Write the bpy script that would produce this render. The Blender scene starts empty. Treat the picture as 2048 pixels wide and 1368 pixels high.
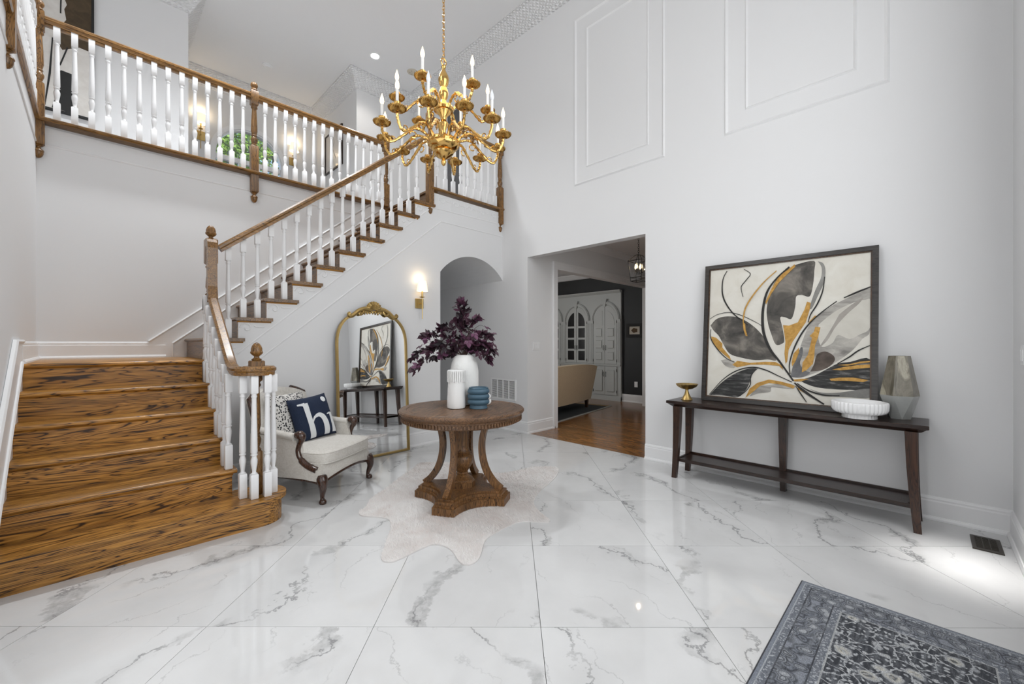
import bpy, math, random
from mathutils import Vector, Matrix
random.seed(7)
SC = bpy.context.scene
COL = SC.collection
PI = math.pi
# ------------------------------------------------------------------ camera
cam_d = bpy.data.cameras.new('camera'); cam = bpy.data.objects.new('camera', cam_d); COL.objects.link(cam)
cam_d.sensor_width = 36.0; cam_d.lens = 14.637; cam_d.shift_x = .00122; cam_d.shift_y = .00122; cam_d.clip_start = .02
cam.location = (0, 0, 1.25); cam.rotation_euler = (PI/2, 0, math.radians(45.15-90))
SC.camera = cam
# ------------------------------------------------------------------ sky, sun, added area lamps, exposure
world = bpy.data.worlds.new('sky'); SC.world = world; world.use_nodes = True
wn = world.node_tree.nodes; wl = world.node_tree.links
bg = wn['Background']; sky = wn.new('ShaderNodeTexSky'); sky.sky_type = 'NISHITA'
sky.sun_elevation = math.radians(52); sky.sun_rotation = math.radians(200); sky.sun_disc = False
wl.new(sky.outputs[0], bg.inputs[0]); bg.inputs[1].default_value = .30
def lamp(name, kind, loc, rot, energy, color=(1,1,1), size=None, size_y=None, spread=None):
    d = bpy.data.lights.new(name, kind); d.energy = energy; d.color = color
    if kind == 'AREA':
        d.shape = 'RECTANGLE' if size_y else 'SQUARE'; d.size = size
        if size_y: d.size_y = size_y
        if spread: d.spread = spread
    elif kind in ('POINT','SPOT') and size: d.shadow_soft_size = size
    o = bpy.data.objects.new(name, d); COL.objects.link(o); o.location = loc; o.rotation_euler = rot
    return o
sun = lamp('sun', 'SUN', (0,-10,20), (math.radians(40), 0, math.radians(15)), 4.0, (1,.95,.88)); sun.data.angle = .01
# added area lamps before the closed front and left walls, both behind the camera
lamp('front_wall_fill', 'AREA', (1.9,-.30,2.7), (math.radians(88),0,0), 55, (.965,.985,1), 2.6, 3.2)
lamp('left_wall_fill', 'AREA', (-.28,1.35,1.35), (0,math.radians(-90),0), 13.5, (.965,.985,1), 2.1, 2.3)
lamp('floor_streak_fill', 'AREA', (3.42,-.36,1.5), (math.radians(8),0,math.radians(-8)), 1.1, (1,.98,.95), .30, .08, math.radians(34))  # added area lamp for the floor streak of an assumed, unbuilt door sidelight
lamp('upper_hall_fill', 'AREA', (-1.55,2.4,4.7), (0,math.radians(-90),0), 36, (.955,.98,1), 2.4, 1.6)  # added area lamp before a closed wall, brightens upper hall and ceiling
lamp('family_room_fill', 'AREA', (5.3,7.1,1.7), (math.radians(-90),0,math.radians(35)), 26, (1,.99,.97), 1.8, 1.5)  # added area lamp without a window, lights the cabinets and family room
SC.view_settings.view_transform = 'Standard'; SC.view_settings.look = 'None'
SC.view_settings.exposure = 0.28; SC.view_settings.gamma = 1.0; SC.view_settings.use_curve_mapping = False
SC.cycles.max_bounces = 6; SC.cycles.diffuse_bounces = 4; SC.cycles.glossy_bounces = 3; SC.cycles.transmission_bounces = 2; SC.cycles.use_adaptive_sampling = True; SC.cycles.adaptive_threshold = .04; SC.cycles.caustics_reflective = False; SC.cycles.caustics_refractive = False; SC.cycles.sample_clamp_indirect = 6.0
SC.cycles.use_denoising = True
# ------------------------------------------------------------------ mesh helpers
class MB:
    def __init__(s): s.v = []; s.f = []
    def add(s, vs, fs):
        n = len(s.v); s.v += [tuple(v) for v in vs]; s.f += [tuple(i+n for i in f) for f in fs]; return s
    def box(s, x0, x1, y0, y1, z0, z1):
        return s.add([(x0,y0,z0),(x1,y0,z0),(x1,y1,z0),(x0,y1,z0),(x0,y0,z1),(x1,y0,z1),(x1,y1,z1),(x0,y1,z1)],
                     [(0,3,2,1),(4,5,6,7),(0,1,5,4),(1,2,6,5),(2,3,7,6),(3,0,4,7)])
    def cbox(s, x0, x1, y0, y1, z0, z1, c):     # chamfered box: edges along every side eased
        prof = [(0,c),(c,0)]
        rings = []
        for z, i in ((z0,c),(z0+c,0),(z1-c,0),(z1,c)):
            rings.append([(x0+i,y0+i,z),(x1-i,y0+i,z),(x1-i,y1-i,z),(x0+i,y1-i,z)])
        vs = [p for r in rings for p in r]; fs = [(0,3,2,1),(12,13,14,15)]
        for k in range(3):
            for j in range(4): a = k*4+j; b = k*4+(j+1)%4; fs.append((a,b,b+4,a+4))
        return s.add(vs, fs)
    def prism(s, poly, plane, a, b):            # polygon extruded between a and b along the third axis
        def P(u, w, t): return {'xy':(u,w,t),'xz':(u,t,w),'yz':(t,u,w)}[plane]
        n = len(poly); vs = [P(u,w,a) for u,w in poly]+[P(u,w,b) for u,w in poly]
        fs = [tuple(range(n-1,-1,-1)), tuple(range(n,2*n))]+[(i,(i+1)%n,n+(i+1)%n,n+i) for i in range(n)]
        return s.add(vs, fs)
    def lathe(s, prof, n=16, c=(0,0,0), flute=None, ang=0):
        vs = []; m = len(prof)
        for k,(r,z) in enumerate(prof):
            for i in range(n):
                t = ang+2*PI*i/n; rr = r*(flute(t,k) if flute else 1)
                vs.append((c[0]+rr*math.cos(t), c[1]+rr*math.sin(t), c[2]+z))
        fs = [(k*n+i,k*n+(i+1)%n,(k+1)*n+(i+1)%n,(k+1)*n+i) for k in range(m-1) for i in range(n)]
        fs += [tuple(range(n-1,-1,-1)), tuple(range((m-1)*n,m*n))]
        return s.add(vs, fs)
    def tube(s, pts, r, n=8, closed=False, sq=None):
        pts = [Vector(p) for p in pts]; m = len(pts)
        rs = r if isinstance(r,(list,tuple)) else [r]*m
        up = None; vs = []
        for k in range(m):
            if closed: d = (pts[(k+1)%m]-pts[k-1])
            else: d = pts[min(k+1,m-1)]-pts[max(k-1,0)]
            d.normalize()
            if up is None: up = Vector((0,0,1)) if abs(d.z)<.9 else Vector((1,0,0))
            sd = d.cross(up); sd.normalize(); up = sd.cross(d); up.normalize()
            for i in range(n):
                t = 2*PI*i/n; e = sq or 1
                vs.append(pts[k]+(sd*math.cos(t)*e+up*math.sin(t))*rs[k])
        q = m if closed else m-1
        fs = [(k*n+i,k*n+(i+1)%n,((k+1)%m)*n+(i+1)%n,((k+1)%m)*n+i) for k in range(q) for i in range(n)]
        if not closed: fs += [tuple(range(n-1,-1,-1)), tuple(range((m-1)*n,m*n))]
        return s.add(vs, fs)
    def sweep(s, prof, path, closed=False, fixed_up=True):
        # profile (side, up) along a path; mitred; side = right of travel
        P = [Vector(p) for p in path]; m = len(P); n = len(prof); vs = []
        for k in range(m):
            if closed: a = P[k]-P[k-1]; b = P[(k+1)%m]-P[k]
            else:
                a = P[k]-P[k-1] if k else P[1]-P[0]; b = P[k+1]-P[k] if k<m-1 else P[k]-P[k-1]
            def side(d):
                w = Vector((d.y,-d.x,0)); 
                if w.length<1e-6: return None
                w.normalize(); return w
            sa, sb = side(a), side(b)
            if sa is None: sa = sb or Vector((1,0,0))
            if sb is None: sb = sa
            w = (sa+sb)
            if w.length < 1e-4: w = sa.copy()
            w.normalize(); w = w/max(.35,w.dot(sa))
            d = (a.normalized()+b.normalized()); d.normalize()
            if fixed_up: up = Vector((0,0,1))
            else:
                up = w.normalized().cross(d); up.normalize()
                ca = max(.4, up.dot(w.normalized().cross(a.normalized()).normalized())); up = up/ca
            for (x,y) in prof: vs.append(P[k]+w*x+up*y)
        q = m if closed else m-1
        fs = [(k*n+i,k*n+(i+1)%n,((k+1)%m)*n+(i+1)%n,((k+1)%m)*n+i) for k in range(q) for i in range(n)]
        if not closed: fs += [tuple(range(n-1,-1,-1)), tuple(range((m-1)*n,m*n))]
        return s.add(vs, fs)
    def grid(s, fn, nu, nv, thick=None, closed_u=False):
        vs = [fn(i/nu, j/nv) for j in range(nv+1) for i in range(nu+(0 if closed_u else 1))]
        w = nu if closed_u else nu+1
        fs = [(j*w+i, j*w+(i+1)%w, (j+1)*w+(i+1)%w, (j+1)*w+i) for j in range(nv) for i in range(nu)]
        return s.add(vs, fs)
    def xf(s, M):
        s.v = [tuple(M @ Vector(v)) for v in s.v]; return s
    def mesh(s, name, mat, smooth=False, angle=40):
        me = bpy.data.meshes.new(name); me.from_pydata(s.v, [], s.f); me.validate(); 
        import bmesh
        b = bmesh.new(); b.from_mesh(me); bmesh.ops.recalc_face_normals(b, faces=b.faces); b.to_mesh(me); b.free()
        if smooth:
            me.polygons.foreach_set('use_smooth', [True]*len(me.polygons))
            try: me.set_sharp_from_angle(angle=math.radians(angle))
            except Exception: pass
        if mat is not None: me.materials.append(mat)
        me.update(); return me
def link(name, me, parent=None, loc=(0,0,0), rz=0):
    o = bpy.data.objects.new(name, me); COL.objects.link(o)
    if parent is not None: o.parent = parent
    o.location = loc; o.rotation_euler = (0,0,rz); return o
def obj(name, mb, mat, parent=None, smooth=False, loc=(0,0,0), rz=0, angle=40):
    return link(name, mb.mesh(name, mat, smooth, angle), parent, loc, rz)
def thing(name, label, cat, loc=(0,0,0), rz=0, group=None):
    o = bpy.data.objects.new(name, None); COL.objects.link(o); o.location = loc; o.rotation_euler = (0,0,rz)
    o.empty_display_size = .1; return tag(o, label, cat, group)
def tag(o, label, cat, group=None):
    o['label'] = label; o['category'] = cat
    if group: o['group'] = group
    return o
def struct(name, mb, mat, label=None, smooth=False):
    o = obj(name, mb, mat, None, smooth); o['kind'] = 'structure'
    if label: o['label'] = label
    return o
def bez(pts, n=8):   # Catmull-Rom through the points
    P = [Vector(p) for p in pts]; out = []
    for k in range(len(P)-1):
        p0 = P[max(k-1,0)]; p1 = P[k]; p2 = P[k+1]; p3 = P[min(k+2,len(P)-1)]
        for i in range(n):
            t = i/n
            out.append(.5*((2*p1)+(p2-p0)*t+(2*p0-5*p1+4*p2-p3)*t*t+(3*p1-p0-3*p2+p3)*t**3))
    out.append(P[-1]); return out
# ------------------------------------------------------------------ materials
def new_mat(name):
    m = bpy.data.materials.new(name); m.use_nodes = True
    nt = m.node_tree; b = nt.nodes['Principled BSDF']; return m, nt, b
def plain(name, col, rough=.5, metal=0, spec=.5, emit=None, es=0, bump=None, coat=0, trans=0):
    m, nt, b = new_mat(name)
    b.inputs['Base Color'].default_value = (*col,1); b.inputs['Roughness'].default_value = rough
    b.inputs['Metallic'].default_value = metal; b.inputs['Specular IOR Level'].default_value = spec
    if coat: b.inputs['Coat Weight'].default_value = coat; b.inputs['Coat Roughness'].default_value = .1
    if trans: b.inputs['Transmission Weight'].default_value = trans
    if emit: b.inputs['Emission Color'].default_value = (*emit,1); b.inputs['Emission Strength'].default_value = es
    if bump:
        t = nt.nodes.new('ShaderNodeTexNoise'); t.inputs['Scale'].default_value = bump[0]; t.inputs['Detail'].default_value = 4
        c = nt.nodes.new('ShaderNodeTexCoord'); nt.links.new(c.outputs['Object'], t.inputs['Vector'])
        k = nt.nodes.new('ShaderNodeBump'); k.inputs['Strength'].default_value = bump[1]; k.inputs['Distance'].default_value = .01
        nt.links.new(t.outputs[0], k.inputs['Height']); nt.links.new(k.outputs[0], b.inputs['Normal'])
    return m
def ramp(nt, stops):
    r = nt.nodes.new('ShaderNodeValToRGB'); e = r.color_ramp.elements
    e[0].position = stops[0][0]; e[0].color = (*stops[0][1],1); e[1].position = stops[-1][0]; e[1].color = (*stops[-1][1],1)
    for p,c in stops[1:-1]: q = e.new(p); q.color = (*c,1)
    return r
def coords(nt, scale, rnd=0, rot=(0,0,0)):
    tc = nt.nodes.new('ShaderNodeTexCoord'); mp = nt.nodes.new('ShaderNodeMapping')
    mp.inputs['Scale'].default_value = scale; mp.inputs['Rotation'].default_value = rot
    src = tc.outputs['Object']
    if rnd:
        oi = nt.nodes.new('ShaderNodeObjectInfo'); mu = nt.nodes.new('ShaderNodeMath'); mu.operation = 'MULTIPLY'
        mu.inputs[1].default_value = rnd; nt.links.new(oi.outputs['Random'], mu.inputs[0])
        ad = nt.nodes.new('ShaderNodeVectorMath'); ad.operation = 'ADD'
        nt.links.new(src, ad.inputs[0]); nt.links.new(mu.outputs[0], ad.inputs[1]); src = ad.outputs[0]
    nt.links.new(src, mp.inputs['Vector']); return mp.outputs[0]
def noise(nt, vec, scale=1, detail=4, rough=.5, dist=0):
    t = nt.nodes.new('ShaderNodeTexNoise'); t.inputs['Scale'].default_value = scale; t.inputs['Detail'].default_value = detail
    t.inputs['Roughness'].default_value = rough; t.inputs['Distortion'].default_value = dist
    nt.links.new(vec, t.inputs['Vector']); return t.outputs[0]
def mix(nt, kind, fac, a, b):
    m = nt.nodes.new('ShaderNodeMix'); m.data_type = 'RGBA'; m.blend_type = kind
    for s, v in ((0,fac),(6,a),(7,b)):
        if hasattr(v,'is_linked') or hasattr(v,'links'): nt.links.new(v, m.inputs[s])
        elif s == 0: m.inputs[0].default_value = v
        else: m.inputs[s].default_value = (*v,1)
    return m.outputs[2]
def math_(nt, op, a, b=None):
    m = nt.nodes.new('ShaderNodeMath'); m.operation = op
    for i,v in ((0,a),(1,b)):
        if v is None: continue
        if hasattr(v,'links'): nt.links.new(v, m.inputs[i])
        else: m.inputs[i].default_value = v
    return m.outputs[0]
def wood(name, axis, dark, mid, light, rough=.3, coat=.25, across=8, along=.6, contrast=1.0, rnd=20):
    m, nt, b = new_mat(name)
    sc = [across]*3; sc[axis] = along
    v = coords(nt, sc, rnd)
    n1 = noise(nt, v, 1.0, 3, .55, 1.6)
    w = math_(nt,'FRACT', math_(nt,'MULTIPLY', n1, 13.0))     # cathedral bands
    tri = math_(nt,'ABSOLUTE', math_(nt,'SUBTRACT', w, .5))
    r1 = ramp(nt, [(0.0,dark),(.045,dark),(.13,mid),(.5,light)]); nt.links.new(tri, r1.inputs[0])
    sc2 = [90]*3; sc2[axis] = 2.2
    n2 = noise(nt, coords(nt, sc2, rnd), 1.0, 3, .6, .2)
    r2 = ramp(nt, [(.33,tuple(.35+.2*(1-contrast) for _ in range(3))),(.58,(1,1,1))]); nt.links.new(n2, r2.inputs[0])
    n3 = noise(nt, coords(nt, [s*.35 for s in sc], rnd), 1.0, 2)
    r3 = ramp(nt, [(.3,(.62,.6,.58)),(.7,(1.1,1.08,1.05))]); nt.links.new(n3, r3.inputs[0])
    c = mix(nt,'MULTIPLY', .75, r1.outputs[0], r2.outputs[0]); c = mix(nt,'MULTIPLY', .8, c, r3.outputs[0])
    nt.links.new(c, b.inputs['Base Color']); b.inputs['Roughness'].default_value = rough
    b.inputs['Coat Weight'].default_value = coat; b.inputs['Coat Roughness'].default_value = .15
    return m
M = {}
M['wall'] = plain('wall_paint', (.76,.76,.765), .6, spec=.3)
M['ceil'] = plain('ceiling_paint', (.82,.82,.825), .75, spec=.2)
M['trim'] = plain('trim_paint', (.83,.83,.835), .35)
M['dark_wall'] = plain('charcoal_paint', (.018,.019,.021), .55)
M['cab'] = plain('cabinet_paint', (.52,.54,.53), .4)
M['white'] = plain('white_gloss', (.82,.82,.82), .3)
OAKS = ((.052,.022,.006),(.41,.182,.034),(.66,.33,.072))
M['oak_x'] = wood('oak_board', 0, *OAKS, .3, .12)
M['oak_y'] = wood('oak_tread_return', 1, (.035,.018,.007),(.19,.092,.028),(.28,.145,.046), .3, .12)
M['oak_z'] = wood('oak_post', 2, (.06,.028,.008),(.25,.118,.030),(.35,.18,.052), .35, .12, 16, 1.6)
M['oak_rail'] = wood('oak_rail', 0, (.09,.042,.012),(.29,.142,.038),(.40,.21,.062), .3, .12, 14, 1.2)
M['oak_rail_y'] = wood('oak_rail_side', 1, (.09,.042,.012),(.29,.142,.038),(.40,.21,.062), .3, .12, 14, 1.2)
M['table'] = wood('table_wood', 0, (.045,.021,.010),(.165,.082,.038),(.245,.132,.064), .45, .05, 12, 1.2)
M['table_z'] = wood('table_leg_wood', 2, (.045,.019,.007),(.20,.092,.030),(.30,.148,.052), .42, .05, 16, 2)
M['mahogany'] = wood('mahogany', 1, (.008,.004,.003),(.026,.011,.007),(.040,.017,.010), .3, .08, 10, .8, .6)
M['mahogany_z'] = wood('mahogany_leg', 2, (.012,.005,.003),(.042,.017,.009),(.065,.027,.014), .32, .08, 14, 1, .6)
M['chair_wood'] = wood('chair_wood', 2, (.014,.006,.004),(.06,.024,.013),(.09,.036,.02), .25, .5, 18, 3, .6)
M['plank'] = wood('plank_floor', 1, (.09,.036,.010),(.30,.125,.034),(.46,.215,.066), .2, .1, 8, .7, 1.0, 60)
M['gold'] = plain('polished_brass', (.72,.45,.15), .14, 1)
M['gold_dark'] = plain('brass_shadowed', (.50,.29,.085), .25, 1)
M['antique'] = plain('antique_gold', (.47,.33,.13), .36, 1, bump=(60,.3))
M['brass'] = plain('satin_brass', (.58,.42,.17), .35, 1)
M['mirror'] = plain('mirror_glass', (.93,.94,.94), .01, 1)
M['black'] = plain('blackened_metal', (.02,.018,.016), .4, .6)
M['navy'] = plain('navy_linen', (.006,.016,.045), .85, bump=(140,.5))
M['pillow_white'] = plain('white_applique', (.74,.76,.77), .85, bump=(140,.4))
M['cer_white'] = plain('white_ceramic', (.82,.82,.81), .45, bump=(120,.12))
M['cer_matte'] = plain('chalky_ceramic', (.80,.80,.785), .8, bump=(45,.35))
M['blue'] = plain('blue_ceramic', (.055,.115,.165), .5)
M['shade'] = plain('linen_shade', (.9,.82,.68), .8, emit=(1,.84,.60), es=.7)
M['bulb'] = plain('candle_bulb', (1,.9,.7), .3, emit=(1,.74,.40), es=1.7)
M['bulb_off'] = plain('unlit_bulb', (.8,.83,.88), .08, spec=.8)
M['candle'] = plain('candle_sleeve', (.87,.86,.84), .4)
M['disc'] = plain('lamp_lens', (1,1,1), .5, emit=(1,.97,.9), es=14)
M['glass_dark'] = plain('cabinet_glass', (.012,.012,.012), .25, spec=.25)
M['stem'] = plain('branch_bark', (.05,.025,.02), .8)
M['grout'] = plain('grout', (.42,.42,.41), .8)
M['tan_mat'] = plain('picture_print', (.55,.50,.42), .7)
M['print_ink'] = plain('print_ink', (.10,.06,.03), .8)
M['door_dark'] = plain('grey_door_paint', (.085,.085,.09), .5)
M['pane'] = None
# marble tile
def marble():
    m, nt, b = new_mat('polished_marble')
    v = coords(nt, (1,1,1), 37)
    oi = nt.nodes.new('ShaderNodeObjectInfo'); rnd = oi.outputs['Random']
    wv = noise(nt, v, 1.6, 5, .6, 0)
    def turned(a0, a1):      # the slab's vein direction differs from tile to tile
        r = nt.nodes.new('ShaderNodeVectorRotate'); r.rotation_type = 'Z_AXIS'; nt.links.new(v, r.inputs['Vector'])
        nt.links.new(math_(nt,'ADD', math_(nt,'MULTIPLY', math_(nt,'FRACT', math_(nt,'MULTIPLY', rnd, 17.3)), a1-a0), a0), r.inputs['Angle'])
        q = nt.nodes.new('ShaderNodeSeparateXYZ'); nt.links.new(r.outputs[0], q.inputs[0]); return q.outputs[0]
    def veins(freq, amp, nscale, a0, a1, seed):
        d = math_(nt,'MULTIPLY', turned(a0,a1), freq); n1 = noise(nt, coords(nt,(1,1,1),seed), nscale, 8, .62)
        f = math_(nt,'FRACT', math_(nt,'ADD', math_(nt,'ADD', d, math_(nt,'MULTIPLY', n1, amp)), math_(nt,'MULTIPLY', rnd, 9.7)))
        return math_(nt,'ABSOLUTE', math_(nt,'SUBTRACT', f, .5))
    def ms(seed, scale, a, b_):
        r = ramp(nt, [(a,(0,0,0)),(b_,(1,1,1))]); nt.links.new(noise(nt, coords(nt,(1,1,1),seed), scale, 2), r.inputs[0]); return r.outputs[0]
    def sharp(x, stops):
        r = ramp(nt, stops); nt.links.new(x, r.inputs[0]); return r.outputs[0]
    A = veins(1.5, 1.5, 1.5, .3, 1.5, 53); B = veins(4.5, 2.6, 1.9, .2, 1.3, 71)
    thin = math_(nt,'MULTIPLY', sharp(A, [(0,(1,1,1)),(.006,(.8,.8,.8)),(.016,(0,0,0))]), ms(37,2.2,.40,.52))
    patch = math_(nt,'MULTIPLY', sharp(A, [(0,(1,1,1)),(.06,(.75,.75,.75)),(.078,(0,0,0))]), ms(91,2.4,.52,.58))
    halo = math_(nt,'MULTIPLY', sharp(A, [(0,(1,1,1)),(.16,(0,0,0))]), ms(37,2.2,.42,.6))
    fine = math_(nt,'MULTIPLY', sharp(B, [(0,(1,1,1)),(.022,(0,0,0))]), ms(29,2.6,.50,.62))
    mott = sharp(noise(nt, v, 26, 4, .6), [(.35,(.35,.35,.35)),(.62,(1,1,1))])
    c = sharp(wv, [(.3,(.63,.63,.63)),(.65,(.71,.71,.71))])
    c = mix(nt,'MIX', math_(nt,'MULTIPLY', halo, .2), c, (.45,.45,.45))
    c = mix(nt,'MIX', math_(nt,'MULTIPLY', math_(nt,'MULTIPLY', patch, mott), .62), c, (.30,.30,.30))
    c = mix(nt,'MIX', math_(nt,'MULTIPLY', thin, .72), c, (.19,.19,.195)); c = mix(nt,'MIX', math_(nt,'MULTIPLY', fine, .5), c, (.33,.33,.335))
    nt.links.new(c, b.inputs['Base Color']); b.inputs['Roughness'].default_value = .045; b.inputs['Specular IOR Level'].default_value = .5
    return m
M['marble'] = marble()
def crown_mat():
    m, nt, b = new_mat('carved_crown'); b.inputs['Base Color'].default_value = (.84,.84,.845,1); b.inputs['Roughness'].default_value = .5
    tc = nt.nodes.new('ShaderNodeTexCoord'); sx = nt.nodes.new('ShaderNodeSeparateXYZ'); nt.links.new(tc.outputs['Object'], sx.inputs[0])
    run = math_(nt,'ADD', sx.outputs[0], sx.outputs[1])
    def wave(sign):
        s = math_(nt,'ADD', math_(nt,'MULTIPLY', run, 52.0), math_(nt,'MULTIPLY', sx.outputs[2], 70.0*sign))
        return math_(nt,'ABSOLUTE', math_(nt,'SINE', s))
    h = math_(nt,'MINIMUM', wave(1), wave(-1))
    bp = nt.nodes.new('ShaderNodeBump'); bp.inputs['Strength'].default_value = .7; bp.inputs['Distance'].default_value = .02
    nt.links.new(h, bp.inputs['Height']); nt.links.new(bp.outputs[0], b.inputs['Normal']); return m
M['crown'] = crown_mat()
def fabric(name, col, col2, scale, rough=.8):
    m, nt, b = new_mat(name); v = coords(nt, (1,1,1.6))
    n = noise(nt, v, scale, 5, .6, 1.2); r = ramp(nt, [(.42,col),(.5,col2),(.58,col)]); nt.links.new(n, r.inputs[0])
    nt.links.new(r.outputs[0], b.inputs['Base Color']); b.inputs['Roughness'].default_value = rough
    b.inputs['Sheen Weight'].default_value = .2
    bp = nt.nodes.new('ShaderNodeBump'); bp.inputs['Strength'].default_value = .25; bp.inputs['Distance'].default_value = .004
    nt.links.new(n, bp.inputs['Height']); nt.links.new(bp.outputs[0], b.inputs['Normal']); return m
M['damask'] = fabric('cream_damask', (.60,.57,.52), (.68,.655,.61), 22)
M['sofa'] = fabric('tan_upholstery', (.56,.43,.27), (.66,.525,.35), 60)
def spots():
    m, nt, b = new_mat('spotted_fabric'); v = coords(nt, (1,1,1))
    t = nt.nodes.new('ShaderNodeTexVoronoi'); t.inputs['Scale'].default_value = 58; t.inputs['Randomness'].default_value = 1; nt.links.new(v, t.inputs['Vector'])
    n = noise(nt, v, 40, 3); d = math_(nt,'ADD', t.outputs['Distance'], math_(nt,'MULTIPLY', n, .25))
    r = ramp(nt, [(.50,(.012,.012,.016)),(.56,(.66,.64,.61))]); nt.links.new(d, r.inputs[0])
    nt.links.new(r.outputs[0], b.inputs['Base Color']); b.inputs['Roughness'].default_value = .85; return m
M['spots'] = spots()
def paint(name, stops, scale, stretch=(1,1,1), rough=.7, metal=0):
    m, nt, b = new_mat(name); v = coords(nt, stretch); n = noise(nt, v, scale, 5, .6, .6)
    r = ramp(nt, stops); nt.links.new(n, r.inputs[0]); nt.links.new(r.outputs[0], b.inputs['Base Color'])
    b.inputs['Roughness'].default_value = rough; b.inputs['Metallic'].default_value = metal; return m
M['canvas'] = paint('primed_canvas', [(.35,(.63,.60,.53)),(.65,(.70,.68,.62))], 6)
M['petal'] = paint('grey_wash_petal', [(.30,(.022,.021,.02)),(.5,(.09,.082,.072)),(.70,(.25,.225,.195))], 6, (1,6,.9))
M['petal_dark'] = paint('black_petal', [(.35,(.010,.010,.010)),(.55,(.04,.04,.039)),(.70,(.22,.215,.205))], 7, (1,1.2,7))
M['petal_dark2'] = paint('smoky_petal', [(.35,(.05,.05,.052)),(.65,(.20,.20,.205))], 5)
M['petal_brown'] = paint('umber_stain', [(.35,(.045,.032,.025)),(.65,(.14,.11,.09))], 6)
M['wash'] = paint('pale_wash', [(.3,(.20,.19,.175)),(.7,(.52,.495,.45))], 5, (1,2,3))
M['wash2'] = paint('mid_wash', [(.3,(.26,.24,.215)),(.7,(.40,.37,.335))], 5)
M['wash3'] = paint('grey_stroke', [(.3,(.13,.128,.12)),(.7,(.32,.31,.29))], 5)
M['canvas2'] = paint('thin_wash', [(.3,(.50,.475,.42)),(.7,(.62,.60,.54))], 4)
M['leaf_gold'] = paint('gold_leaf', [(.35,(.36,.19,.035)),(.65,(.56,.32,.075))], 30, (1,1,1), .5, .25)
M['ink'] = plain('black_ink', (.016,.015,.014), .7)
M['stone_top'] = paint('veined_stone_glaze', [(.32,(.10,.09,.065)),(.45,(.21,.19,.15)),(.52,(.15,.135,.10)),(.60,(.40,.37,.29)),(.68,(.22,.20,.155))], 11, (1,1,.35), .3)
M['stone_low'] = paint('grey_glaze', [(.3,(.30,.31,.30)),(.7,(.38,.385,.37))], 5, (1,1,1), .25)
M['hide'] = paint('hide_base', [(.35,(.66,.62,.60)),(.65,(.76,.74,.725))], 3.5)
M['fur'] = paint('cream_fur', [(.36,(.70,.63,.60)),(.60,(.84,.82,.805))], 4.5, (1,1,1), .9)
M['art_white'] = paint('textured_plaster_paint', [(.3,(.62,.585,.545)),(.7,(.74,.715,.68))], 8)
M['art_brown'] = paint('brown_canvas', [(.3,(.045,.028,.012)),(.7,(.085,.055,.026))], 12)
M['art_black'] = plain('charcoal_paint_block', (.012,.012,.012), .7)
M['leafpurple'] = paint('plum_leaf', [(.3,(.022,.008,.016)),(.55,(.06,.018,.04)),(.75,(.14,.05,.11))], 9, (1,1,1), .6)
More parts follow.
